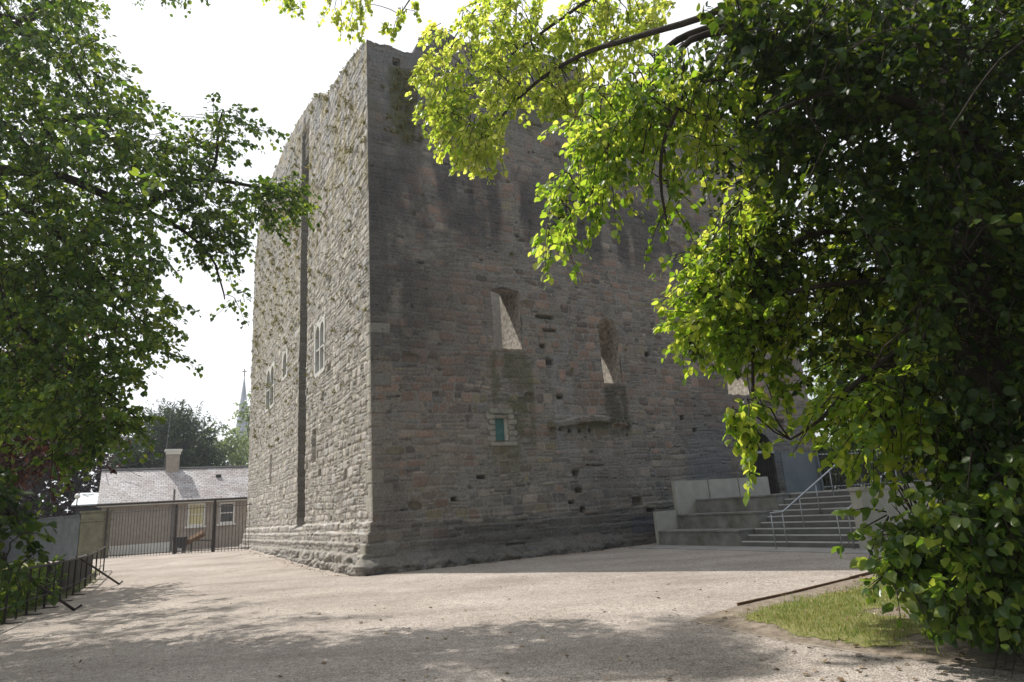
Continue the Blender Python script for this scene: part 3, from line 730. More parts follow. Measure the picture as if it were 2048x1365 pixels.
# moss and grass tufts rooted in the joints
def tufts(n, pick, size):
    V = []; F = []
    for _ in range(n):
        q, nrm, sz = pick()
        if q is None: continue
        m_ = random.randint(14, 34)
        for _k in range(m_):
            dd = nrm * random.uniform(.2, 1.0) + np.array([random.gauss(0, .6), random.gauss(0, .6), random.gauss(-.15, .8)])
            dd /= np.linalg.norm(dd); L = sz * random.uniform(.35, 1)
            sd_ = np.cross(dd, [random.gauss(0, 1) for _ in range(3)]); sd_ /= np.linalg.norm(sd_) + 1e-9
            b0 = q + np.array([random.gauss(0, .25), random.gauss(0, .25), random.gauss(0, .3)]) * sz
            b = len(V); w = L * .22
            V += [b0 - sd_ * w * .4, b0 + dd * L * .6 - sd_ * w, b0 + dd * L - np.array([0, 0, .2 * L]), b0 + dd * L * .6 + sd_ * w]; F.append((b, b + 1, b + 2, b + 3))
    return np.array(V), np.array(F)
def pick_left():
    while True:
        ss = random.uniform(.05, LL - .1); zz = random.uniform(5.5, 20.5) if random.random() < .97 else random.uniform(2, 5)
        if zz > np.interp(ss, tl[:, 0], tl[:, 1]): continue
        dens = (.25 + .75 * (zz / 20)) * (1.0 if ss > S0 else .62)
        if random.random() > dens or S1 - .1 < ss < S0 + .1: continue
        sz = random.choice([.05, .06, .07, .08, .1]) * (1.9 if random.random() < .10 else 1) * (1.2 if zz > 12 else 1)
        return TC + E2 * ss - E1 * (.04 + (PROJ if ss > S0 else 0)) + UPV * zz, -E1, sz
def pick_front():
    if random.random() < .5:
        u = random.gauss(1.4, .35); z = random.uniform(14.2, 17.2)
    else:
        u = random.uniform(.1, 19); z = random.uniform(6, 19)
        if random.random() > (z / 19) ** 2: return None, None, None
    return TC + E1 * max(.05, u) - E2 * .03 + UPV * z, -E2, random.uniform(.05, .13)
def pick_top():
    if random.random() < .5:
        ss = random.uniform(0, LL); return TC + E2 * ss + E1 * random.uniform(-.05, .25) + UPV * np.interp(ss, tl[:, 0], tl[:, 1]), -E1 + UPV, random.uniform(.06, .16)
    u = random.uniform(0, LF); return TC + E1 * u + E2 * random.uniform(-.05, .3) + UPV * np.interp(u, tf[:, 0], tf[:, 1]), -E2 + UPV, random.uniform(.06, .18)
parts = [tufts(1050, pick_left, 0), tufts(230, pick_front, 0), tufts(130, pick_top, 0)]
Vs = []; Fs = []; b = 0
for v_, f_ in parts: Vs.append(v_); Fs.append(f_ + b); b += len(v_)
tag(local(np_mesh('moss', np.concatenate(Vs), np.concatenate(Fs), M['moss'])), kind='stuff')
# ------------------------------------------------------------------ terrace, stairs and landing by the tower door
def tp(u, w, z): return TC + E1 * u - E2 * w + UPV * z
W_ST = 4.75; U_ST = 9.75; RIS = .16; TRD = .31
def ubox(mb, u0, u1, w0, w1, z0, z1): mb.box(TC, E1, -E2, UPV, u0, u1, w0, w1, z0, z1)
ter = empty('seating_terrace', tp(U_ST, 3, 0)); tag(ter, 'stepped concrete seating blocks with pale upright slabs against the castle wall', 'terrace')
def under(root, o): o.parent = root; o.matrix_parent_inverse = Matrix.Translation(-root.location); return o
for j in range(3):
    mb = MB(); zt = RIS * 3 * (j + 1); u0 = U_ST + j * 3 * TRD
    ubox(mb, u0, u0 + 3 * TRD - .003 if j < 2 else 16.0, 1.16 if j < 2 else 1.2, W_ST, -.2, zt - .06)
    o = under(ter, mb.build('seat_block', M['wet_concrete'], bevel=.012))
    mb = MB(); ubox(mb, u0 - .03, u0 + 3 * TRD - .036 if j < 2 else 16.0, 1.15 if j < 2 else 1.2, W_ST + .01, zt - .058, zt)
    mb2 = mb.build('seat_top', M['wet_concrete'], o, bevel=.008); mb2.matrix_parent_inverse = o.matrix_parent_inverse @ Matrix.Identity(4)
    mb2.matrix_parent_inverse = (Matrix.Translation(-ter.location) @ Matrix.Identity(4)).inverted() @ Matrix.Translation(-ter.location)
for (u0, u1, zt) in ((U_ST - .04, U_ST + .93, 1.12), (U_ST + .97, U_ST + 2.62, 2.12), (U_ST + 2.66, U_ST + 4.2, 2.12), (U_ST + 4.24, U_ST + 5.9, 2.12)):
    mb = MB(); ubox(mb, u0, u1, 1.0, 1.14, 0, zt); under(ter, mb.build('back_slab', M['concrete'], bevel=.008))
st = empty('staircase', tp(U_ST, 6.5, 0)); tag(st, 'wide flight of dark concrete steps rising to the castle door', 'staircase')
W_R = 8.75
for k in range(9):
    mb = MB(); u0 = U_ST + k * TRD
    ubox(mb, u0, U_ST + 9 * TRD, W_ST + .012, W_R, RIS * k - (.2 if k == 0 else 0), RIS * (k + 1) - .002)
    o = under(st, mb.build('step', M['step'], bevel=.006))
    mb = MB(); ubox(mb, u0 - .004, u0 + .05, W_ST + .03, W_R - .01, RIS * (k + 1) - .03, RIS * (k + 1) + .002)
    n_ = mb.build('nosing', M['nosing'], o)
ld = MB(); ubox(ld, U_ST + 9 * TRD, 17.9, .02, W_R, -.2, RIS * 9 - .003); ubox(ld, 17.9, 34, .02, W_R, -.2, RIS * 9 - .003)
under(st, ld.build('landing', M['wet_concrete']))
# right cheek wall
ck = MB(); pA = tp(11.3, W_R + .02, 0); ckA = onF(1730, 1040, W_R + .3)[0]; ubox(ck, ckA, 22, W_R + .02, W_R + .32, -.3, 1.40)
ubox(ck, ckA - .05, 22, W_R, W_R + .34, 1.402, 1.50)
cw = tag(ck.build('low_concrete_wall', M['concrete'], bevel=.01), 'rough concrete wall flanking the stairs on the side towards the lime tree', 'wall')
# handrails
def handrail(name, label, w, u_a=U_ST - .62):
    r = empty(name, tp(u_a, w, 0)); tag(r, label, 'handrail', 'galvanised handrails of the stairs')
    zb = .96; u_b = U_ST + 9 * TRD
    mb = MB(); mb.tube([tp(u_a, w, zb), tp(u_a + .5, w, zb), tp(u_b + .25, w, zb + RIS * 9), tp(u_b + 1.0, w, zb + RIS * 9)], .024, 10)
    under(r, mb.build('rail', M['steel'], smooth_=True))
    for k in range(6):
        u = [u_a + .02, u_a + .48, u_a + 1.3, u_a + 2.1, u_a + 2.85, u_b + .9][k]
        zr = zb + np.interp(u, [u_a + .5, u_b + .25], [0, RIS * 9])
        zf = 0 if u < U_ST else RIS * min(9, int((u - U_ST) / TRD) + 1)
        mb = MB(); mb.tube([tp(u, w, zf - .02), tp(u, w, zr)], .016, 8); under(r, mb.build('post', M['steel'], smooth_=True))
handrail('handrail', 'steel handrail up the middle of the dark concrete steps', 6.5)
handrail('handrail', 'steel handrail beside the rough concrete wall, partly behind leaves', 8.5)
# steel panel and bar fence on the landing
pl = MB(); pu0 = onF(1566, 950, 1.3)[0]; pu1 = onF(1636, 950, 1.3)[0]
ubox(pl, pu0, pu1, 1.3, 1.36, RIS * 9, 3.02); ubox(pl, pu1 - .05, pu1 + .05, 1.22, 1.44, RIS * 9, 3.06)
tag(pl.build('steel_panel', M['blue_steel'], bevel=.006), 'tall plain blue-grey steel panel standing beside the arched castle door', 'panel')
bf = empty('bar_fence', tp(pu1 + .3, 1.3, RIS * 9)); tag(bf, 'grey upright steel bar fence at the top of the stairs', 'fence')
uu0 = pu1 + .15
for zz in (RIS * 9 + .12, RIS * 9 + 1.45):
    mb = MB(); ubox(mb, uu0, uu0 + 14, 1.305, 1.345, zz, zz + .04); under(bf, mb.build('rail', M['steel']))
mb = MB(); ubox(mb, uu0, uu0 + .03, 1.295, 1.355, RIS * 9, RIS * 9 + 1.6); b0 = under(bf, mb.build('bar', M['bars']))
for k in range(1, 64):
    c = b0.copy(); COL.objects.link(c); c.location = Vector(E1) * (k * .22)
# paving slab strip in front of the stairs
ps = MB(); ubox(ps, 8.6, U_ST + .02, .9, 12.5, -.1, .016)
tag(ps.build('pavement', simple('grey_paving', (.22, .21, .2), (.31, .30, .285), 1.2, .85, .15, 40)), kind='structure')

# ------------------------------------------------------------------ left side: gate fence, walls, railing
GL = at_depth(206, 1117, 40.3); GR = at_depth(500, 1106, 37.6)
GZ = .34
def gp(t, z, back=0):
    d = (GR - GL); d = np.array([d[0], d[1], 0]); d /= np.linalg.norm(d); n = np.array([-d[1], d[0], 0])
    return np.array([GL[0], GL[1], 0]) + d * t + n * back + UPV * z
GLEN = float(np.linalg.norm((GR - GL)[:2]))
zt0 = at_plane(206, 1022, GL, np.array([0, 1.0, 0]))[2]; zt1 = at_plane(490, 1005, GR, np.array([0, 1.0, 0]))[2]
fe = empty('iron_gate_fence', gp(0, GZ)); tag(fe, 'tall thin iron bar fence between the pier and the castle corner', 'fence')
for (za, zb) in ((zt0 - .15, zt1 - .15), (GZ + .12, GZ + .12)):
    mb = MB(); mb.tube([gp(0, za), gp(GLEN, zb)], .028, 6); under(fe, mb.build('rail', M['bars']))
nb = 46
for k in range(nb):
    t = GLEN * (k + .5) / nb; zt = zt0 + (zt1 - zt0) * t / GLEN + .02 * math.sin(k * 3)
    mb = MB(); mb.tube([gp(t, GZ - .05), gp(t, zt)], [.017, .015], 5); under(fe, mb.build('bar', M['bars']))
for t, rr_, ex in ((.06, .06, .15), (GLEN * .5, .06, .1), (GLEN * .76, .075, .3)):
    mb = MB(); zt = zt0 + (zt1 - zt0) * t / GLEN; mb.tube([gp(t, GZ - .1), gp(t, zt + ex)], rr_, 8); under(fe, mb.build('post', M['iron']))
mb = MB(); mb.tube([gp(.1, zt0 * .62, -.02), gp(1.5, GZ + .1, -.9)], .02, 6); under(fe, mb.build('brace', M['bars']))

# pier and block wall
P0 = np.array([GL[0], GL[1], 0]); 
dW = np.array([-math.sin(R(62)), math.cos(R(62)), 0]); nW = np.array([-dW[1], dW[0], 0])
zp = at_plane(190, 1022, GL, np.array([0, 1.0, 0]))[2]
pxl = at_depth(166, 1060, 40.6); wpier = float(P0[0] - .12 - pxl[0])
mb = MB(); o = P0 + np.array([-.12, 0, 0]); X_, Y_ = np.array([-1.0, 0, 0]), np.array([0, 1.0, 0])
mb.box(o, X_, Y_, UPV, 0, wpier, 0, .7, -.3, zp - .62); mb.box(o, X_, Y_, UPV, -.05, wpier + .05, -.05, .75, zp - .618, zp - .5)
mb.box(o, X_, Y_, UPV, .0, wpier, 0, .7, zp - .498, zp - .1); mb.box(o, X_, Y_, UPV, -.07, wpier + .07, -.07, .77, zp - .098, zp + .02)
pier = tag(mb.build('gate_pier', M['olive_pier'], bevel=.015), 'square greenish gate pier at the end of the grey block wall', 'pier')
mb = MB(); o = P0 + np.array([-.2 - wpier, .25, 0]); L = 9.0
mb.box(o, dW, nW, UPV, 0, L, -.12, .12, -.5, zp - .25); mb.box(o, dW, nW, UPV, 0, L, -.17, .17, zp - .248, zp - .15)
tag(mb.build('block_wall', M['grey_wall'], bevel=.01), 'grey concrete block wall running back from the greenish gate pier', 'wall')

# curved low railing with raking struts, dark wall behind
rp = [(-45, 1268), (-8, 1256), (27, 1246), (54, 1231), (85, 1224), (112, 1196), (129, 1202), (146, 1190), (166, 1178), (181, 1170), (197, 1160), (205, 1141)]
RP = [on_ground(*p) for p in rp]
# keep an even curve on the ground
ts = np.linspace(0, 1, len(RP)); rx = np.polyval(np.polyfit(ts, [p[0] for p in RP], 3), ts); ry = np.polyval(np.polyfit(ts, [p[1] for p in RP], 3), ts)
curve = lambda t: np.array([np.interp(t, ts, rx), np.interp(t, ts, ry), float(ground_z(np.interp(t, ts, rx), np.interp(t, ts, ry)))])
ra = empty('iron_railing', curve(0)); tag(ra, 'low dark iron railing curving along the gravel towards the gate pier', 'railing')
tt = np.linspace(0, 1, 25)
for hz in (.98, .30):
    mb = MB(); mb.tube([curve(t) + UPV * hz for t in tt], .028 if hz > .5 else .016, 6); under(ra, mb.build('rail', M['iron']))
for k, t in enumerate(np.linspace(0, 1, 17)):
    mb = MB(); c = curve(t); mb.tube([c - UPV * .1, c + UPV * (1.04 if k % 2 == 0 else .98)], .024 if k % 2 == 0 else .014, 6); under(ra, mb.build('post', M['iron']))
    if k % 2 == 0:
        mb = MB(); mb.box(c, np.array([1., 0, 0]), np.array([0, 1., 0]), UPV, -.02, .32, -.06, .06, -.03, .02); under(ra, mb.build('foot_plate', M['iron']))
for (top, foot) in (((38, 1143), (148, 1222)), ((164, 1110), (238, 1170))):
    b = on_ground(*foot); tq = tt[int(np.argmin([abs(project(curve(t) + UPV * .98)[0] - top[0]) for t in tt]))]; a = curve(tq) + UPV * .97
    dd = b - a; dd[2] = 0; dd /= np.linalg.norm(dd)
    mb = MB(); mb.tube([a, b + UPV * .02, b + dd * .16 + UPV * .09], .03, 7); under(ra, mb.build('strut', M['iron']))
lw = MB()
for t0_, t1_ in zip(np.linspace(.54, .98, 8)[:-1], np.linspace(.54, .98, 8)[1:]):
    a, b = curve(t0_), curve(t1_); d = b - a; d[2] = 0; Lq = np.linalg.norm(d); d /= Lq; n = np.array([-d[1], d[0], 0]); n = n if n[0] < 0 else -n
    lw.box(a * [1, 1, 0], d, n, UPV, 0, Lq, .35, .6, -.3, .92)
tag(lw.build('dark_wall', M['dark_wall'], bevel=.01), 'low dark wall behind the curving iron railing', 'wall')
lawnp = [tuple(p[:2] + np.array([-.25, 0])) for p in [curve(t) for t in tt]] + [(-26.5, 38), (-70, 60), (-70, 5), (-20, 3), (-12, 6)]
tag(sheet('lawn', np.arange(-70, -6, .5), np.arange(3, 61, .5), lambda X, Y: gz(X, Y) + .02 - .0 * X, M['turf'], lambda x, y: in_poly(x, y, lawnp)), kind='structure')
def weed(P, label, n=26, h=.35):
    V = []; F = []
    for _ in range(n):
        d = np.array([random.gauss(0, .5), random.gauss(0, .5), 1]); d /= np.linalg.norm(d); L = h * random.uniform(.3, 1)
        for q in range(5):
            p = P + d * L * (q + 1) / 5; a = random.uniform(0, 6.28); s1 = np.array([math.cos(a), math.sin(a), random.uniform(-.3, .5)]) * .05 * random.uniform(.6, 1.2); s2 = np.cross(s1, d) * .5
            b = len(V); V += [p, p + s1 * .5 + s2, p + s1, p + s1 * .5 - s2]; F.append((b, b + 1, b + 2, b + 3))
    r = empty('weed_plant', P); tag(r, label, 'plant', 'weeds under the railing')
    o = np_mesh('leaves', np.array(V), np.array(F), M['lime_far']); o.parent = r; o.matrix_parent_inverse = Matrix.Translation(-r.location)
    return r
weed(on_ground(152, 1186), 'small leafy weed sprouting at the foot of the dark railing post')
weed(on_ground(178, 1170) + np.array([.15, 0, 0]), 'dry straggly weed at the end of the railing near the gate pier', 18, .45)
weed(on_ground(118, 1203), 'low green weed between two railing posts', 16, .25)
mb = MB(); pk = gp(GLEN * .46, GZ, .9)
# timber, crate and rubble behind the bars
tm = MB(); a = at_depth(358, 1093, 40.6); b = at_depth(408, 1066, 40.9); tm.tube([a, b], [.16, .2], 4); tag(tm.build('timber_beam', M['wood']), 'brown timber beam leaning up behind the iron bars', 'beam')
tm = MB(); c = at_depth(360, 1086, 40.4); tm.box(c, np.array([1., 0, 0]), np.array([0, 1., 0]), UPV, -.3, .3, -.25, .25, -.28, .26); tm.box(c, np.array([1., 0, 0]), np.array([0, 1., 0]), UPV, -.33, .33, -.28, .28, .262, .32)
tm.box(c, np.array([1., 0, 0]), np.array([0, 1., 0]), UPV, -.28, -.22, -.2, .2, -.9, -.282); tm.box(c, np.array([1., 0, 0]), np.array([0, 1., 0]), UPV, .2, .26, -.2, .2, -.9, -.282)
tag(tm.build('black_box', M['black'], bevel=.015), 'black box on legs below the leaning brown beam', 'box')
tm = MB(); a = at_depth(383, 1081, 41); b = at_depth(424, 1081, 41); tm.tube([a, b], .05, 6); tm.tube([b, b * [1, 1, 0] + UPV * .3], .05, 6); tm.tube([a, a * [1, 1, 0] + UPV * .3], .05, 6)
tag(tm.build('metal_frame', M['bars']), 'low pale metal frame in front of the cottage wall', 'frame')

# ------------------------------------------------------------------ cottage
HD = np.array([math.sin(R(60)), math.cos(R(60)), 0]); HN = np.array([HD[1], -HD[0], 0])      # along the front, out of the front
H0 = at_depth(196, 1100, 43.5) * [1, 1, 0]
def onH(x, y, back=0.0):
    P = at_plane(x, y, H0 - HN * back, HN); return np.array([(P - H0) @ HD, P[2]])
def hp(u, z, o=0.0): return H0 + HD * u + HN * o + UPV * z
zE = onH(345, 998)[1]; HL = 17.0; DEP = 5.0
zR = at_plane(345, 938, H0 - HN * (DEP / 2), HN)[2]
zr0 = .2
co = empty('cottage', hp(0, zr0)); tag(co, 'low rendered cottage with mossy slate roof behind the iron bar fence', 'cottage')
w1 = [onH(*p) for p in ((375, 1008), (410, 1006), (410, 1051), (375, 1053))]; w2 = [onH(*p) for p in ((438, 1006), (469, 1004), (469, 1046), (438, 1048))]
def wrect(w): return (w[0][0] + w[3][0]) / 2, (w[1][0] + w[2][0]) / 2, (w[2][1] + w[3][1]) / 2, (w[0][1] + w[1][1]) / 2
R1, R2 = wrect(w1), wrect(w2)
hb = lambda mb, u0, u1, z0, z1, o0, o1: mb.box(H0, HD, HN, UPV, u0, u1, o0, o1, z0, z1)
mb = MB(); us = [0, R1[0], R1[1], R2[0], R2[1], HL]
for k in range(5):
    if k in (1, 3):
        r_ = R1 if k == 1 else R2
        hb(mb, us[k], us[k + 1], -.2, r_[2], -.3, 0); hb(mb, us[k], us[k + 1], r_[3], zE, -.3, 0)
    else: hb(mb, us[k], us[k + 1], -.2, zE, -.3, 0)
hb(mb, 0, .3, -.2, zE, -DEP, -.302); hb(mb, HL - .3, HL, -.2, zE, -DEP, -.302); hb(mb, .302, HL - .302, -.2, zE, -DEP, -DEP + .3)
for u0 in (0, HL - .3):      # gables
    mb.add([hp(u0, zE, -.01), hp(u0, zE, -DEP + .01), hp(u0, zR - .12, -DEP / 2), hp(u0 + .3, zE, -.01), hp(u0 + .3, zE, -DEP + .01), hp(u0 + .3, zR - .12, -DEP / 2)], [(0, 1, 2), (5, 4, 3), (0, 2, 5, 3), (1, 4, 5, 2)])
under(co, mb.build('wall', M['render']))
mb = MB(); hb(mb, -.02, us[1], -.2, .95, .002, .05); under(co, mb.build('plinth', M['white']))
def roof_slope(name, side):
    over = .35; z0 = zE - .12; o0 = over if side > 0 else -DEP - over; V = []; th = .07
    V = [hp(-.25, z0, o0), hp(HL + .25, z0, o0), hp(HL + .25, zR, -DEP / 2), hp(-.25, zR, -DEP / 2)]
    V = V + [v - UPV * th for v in V]
    me = np_mesh(name, np.array(V), [(0, 1, 2, 3), (7, 6, 5, 4), (0, 4, 5, 1), (1, 5, 6, 2), (2, 6, 7, 3), (3, 7, 4, 0)], M['slate'])
    uvl = me.data.uv_layers.new(name='uv'); Lr = math.hypot(DEP / 2 + over, zR - z0)
    uvs = {0: (0, 0), 1: (HL + .5, 0), 2: (HL + .5, Lr), 3: (0, Lr)}
    for l in me.data.loops: uvl.data[l.index].uv = uvs[l.vertex_index % 4]
    return under(co, me)
rf = roof_slope('roof', 1); roof_slope('roof', -1)
mb = MB(); mb.tube([hp(-.27, zR + .02, -DEP / 2), hp(HL + .27, zR + .02, -DEP / 2)], .09, 6); under(co, mb.build('ridge_tiles', M['pipe']))
mb = MB(); hb(mb, -.25, HL + .25, zE - .34, zE - .215, .25, .33); under(co, mb.build('fascia', M['white']))
mb = MB(); mb.tube([hp(-.25, zE - .2, .42), hp(HL + .25, zE - .2, .42)], .065, 8); under(co, mb.build('gutter', M['iron']))
cu = onH(344, 950, DEP / 2)[0]
chm = MB(); hb(chm, cu - .42, cu + .42, zR - .8, zR + 1.0, -DEP / 2 - .3, -DEP / 2 + .3); ch = under(co, chm.build('chimney', M['render'], bevel=.01))
cm = MB(); hb(cm, cu - .48, cu + .48, zR + 1.002, zR + 1.22, -DEP / 2 - .36, -DEP / 2 + .36); hb(cm, cu - .56, cu + .56, zR + 1.222, zR + 1.36, -DEP / 2 - .44, -DEP / 2 + .44)
under(ch, cm.build('chimney_cap', M['white'])) if False else under(co, cm.build('chimney_cap', M['white'], bevel=.01))
mb = MB(); ua = onH(328, 930, DEP / 2)[0]; mb.tube([hp(ua, zR, -DEP / 2 + .1), hp(ua + .25, zR + 4.4, -DEP / 2 + .1)], .022, 5)
under(co, mb.build('aerial_mast', M['pipe']))
mb = MB(); uv_ = onH(438, 951, DEP / 4)[0]; hb(mb, uv_ - .17, uv_ + .17, zE + (zR - zE) * .66, zE + (zR - zE) * .66 + .18, -DEP * .36, -DEP * .36 + .3); under(co, mb.build('roof_vent', M['black']))
for px_, ext in ((345, .75), (428, 0)):
    u_ = onH(px_, 1040)[0]; mb = MB(); mb.tube([hp(u_, 0, .1), hp(u_, zE - .35, .1), hp(u_, zE - .22, .4), hp(u_, zE - .15 + ext, .44)], .06, 8); under(co, mb.build('drainpipe', M['pipe']))
for r_, bl in ((R1, 'cream'), (R2, 'grey_wall')):
    u0, u1, z0, z1 = r_; f = MB()
    hb(f, u0, u0 + .1, z0, z1, -.12, .03); hb(f, u1 - .1, u1, z0, z1, -.12, .03); hb(f, u0 + .1, u1 - .1, z1 - .12, z1, -.12, .028); hb(f, u0 + .1, u1 - .1, z0, z0 + .12, -.12, .028)
    hb(f, u0 + .1, u1 - .1, (z0 + z1) / 2 - .035, (z0 + z1) / 2 + .035, -.1, -.03)
    win = under(co, f.build('window', M['white']))
    s_ = MB(); hb(s_, u0 - .12, u1 + .12, z0 - .13, z0 - .004, -.05, .13); s_.build('sill', M['white'], win)
    s_ = MB(); hb(s_, u0 + .08, u1 - .08, z0 + .1, z1 - .1, -.11, -.09); s_.build('blind', M[bl], win)
# lean-to with white roof and ball lamp
le = empty('lean_to', hp(-2.6, .2, -1)); tag(le, 'small lean-to with a pale metal roof against the cottage end', 'outbuilding')
zl0 = at_depth(175, 1012, 44)[2]; zl1 = at_depth(175, 989, 46)[2]
mb = MB(); q = [hp(-1.7, zl0, -.6), hp(.2, zl0, -.6), hp(.2, zl1, -3), hp(-1.4, zl1, -3)]; q = q + [v + UPV * .08 for v in q]; mb.hexa(q); under(le, mb.build('roof', M['zinc']))
mb = MB(); hb(mb, -1.4, -.3, 0, zl0 - .12, -2.6, -.75); under(le, mb.build('wall', M['dark_wall']))
lp = at_depth(155, 993, 42.5)
bm_ = bmesh.new(); bmesh.ops.create_uvsphere(bm_, u_segments=16, v_segments=10, radius=.17); me = bpy.data.meshes.new('globe'); bm_.to_mesh(me); bm_.free(); me.materials.append(M['white'])
lr = empty('globe_lamp', (lp[0], lp[1], .3)); tag(lr, 'white globe lamp on a thin post above the block wall', 'lamp')
g_ = bpy.data.objects.new('globe', me); COL.objects.link(g_); g_.parent = lr; g_.location = (0, 0, lp[2] - .3)
mb = MB(); mb.tube([(0, 0, 0), (0, 0, lp[2] - .3 - .15)], .035, 6); mb.build('post', M['iron'], lr)
# far house
FH = at_depth(228, 935, 82); fx = np.array([1., 0, 0]); fy = np.array([0, 1., 0])
fh = empty('far_house', (FH[0], FH[1], .3)); tag(fh, 'distant house with pale roof and one grey chimney beside the dark yew', 'house')
zt_ = at_depth(225, 911, 84)[2]; ze_ = at_depth(225, 933, 80)[2]; x0 = at_depth(192, 930, 80)[0]; x1 = at_depth(275, 930, 80)[0]; yb = 80
mb = MB(); mb.box((0, 0, 0), fx, fy, UPV, x0 + .2, x1 - .2, yb + .3, yb + 8, .2, ze_ - .02); under(fh, mb.build('wall', M['grey_wall']))
mb = MB(); mb.hexa([(x0, yb, ze_), (x1, yb, ze_), (x1, yb + 8.4, ze_), (x0, yb + 8.4, ze_), (x0 + .6, yb + 4, zt_), (x1 - .6, yb + 4, zt_), (x1 - .6, yb + 4.4, zt_), (x0 + .6, yb + 4.4, zt_)]); under(fh, mb.build('roof', M['blue_slate']))
cx_ = at_depth(244, 915, 84); mb = MB(); mb.box((cx_[0], 84, 0), fx, fy, UPV, -.45, .45, -.4, .4, zt_ - 1.2, at_depth(244, 905, 84)[2]); mb.box((cx_[0], 84, 0), fx, fy, UPV, -.65, .65, -.55, .55, at_depth(244, 905, 84)[2], at_depth(244, 902, 84)[2]); mb.box((cx_[0], 84, 0), fx, fy, UPV, -.25, .25, -.2, .2, at_depth(244, 902, 84)[2], at_depth(244, 897, 84)[2])
under(fh, mb.build('chimney', M['grey_wall']))
# church spire
ap = at_depth(489, 750, 170); bs = at_depth(478, 898, 170); sp = empty('church_spire', (ap[0], 170, 0)); tag(sp, 'pale blue-grey church spire rising behind the castle edge and trees', 'spire')
hw = (ap[0] - at_depth(466, 898, 170)[0]); mb = MB(); n8 = 8; ring = [np.array([ap[0] + hw * 1.0 * math.cos(PI / 8 + PI / 4 * k), 170 + hw * math.sin(PI / 8 + PI / 4 * k), bs[2]]) for k in range(8)]
mb.add(ring + [ap], [(k, (k + 1) % 8, 8) for k in range(8)]); under(sp, mb.build('spire', M['blue_slate']))
mb = MB(); mb.box((ap[0], 170, 0), fx, fy, UPV, -hw, hw, -hw, hw, 0, bs[2] + .1); under(sp, mb.build('tower', M['blue_slate']))
mb = MB(); mb.tube([ap - UPV * .5, ap + UPV * 1.6], .12, 6); mb.box(ap + UPV * .9, fx, fy, UPV, -.6, .6, -.08, .08, -.1, .1); under(sp, mb.build('cross', M['iron']))
# cables
def cable(a, b, sag, label, r=.014):
    mb = MB(); mb.tube([a + (b - a) * t - UPV * sag * 4 * t * (1 - t) for t in np.linspace(0, 1, 12)], r, 5); return tag(mb.build('overhead_cable', M['black']), label, 'cable')
cable(at_depth(190, 876, 46), at_depth(243, 908, 83), .3, 'thin dark overhead cable sagging from the copper beech to the far chimney', .03)
cable(at_depth(216, 898, 46), hp(2.2, zE + 1.6, -1.2), .3, 'thin dark cable dropping onto the cottage slates')
# ------------------------------------------------------------------ foliage
def unit(a): return a / (np.linalg.norm(a, axis=-1, keepdims=True) + 1e-9)
LEAF = np.array([[0, 0, 0], [.48, 0, -.01], [1.04, 0, -.10], [.0, -.30, .04], [.36, -.50, .10], [.76, -.30, .06], [.0, .30, .04], [.36, .50, .10], [.76, .30, .06]])
def leaf_mesh(name, P, D, Nn, size, mat, parent=None, width=.92, shape=LEAF):
    D = unit(D); Nn = unit(Nn - D * (Nn * D).sum(-1, keepdims=True)); S = np.cross(D, Nn)
    sz = size[:, None]
    V = np.stack([P + sz * (D * q[0] + S * q[1] * width + Nn * q[2]) for q in shape], 1).reshape(-1, 3)
    b = np.arange(len(P))[:, None] * 9
    F = np.concatenate([b + np.array([r_]) for r_ in ([0, 3, 4, 1], [1, 4, 5, 2], [0, 1, 7, 6], [1, 2, 8, 7])])
    return np_mesh(name, V, F, mat, parent)
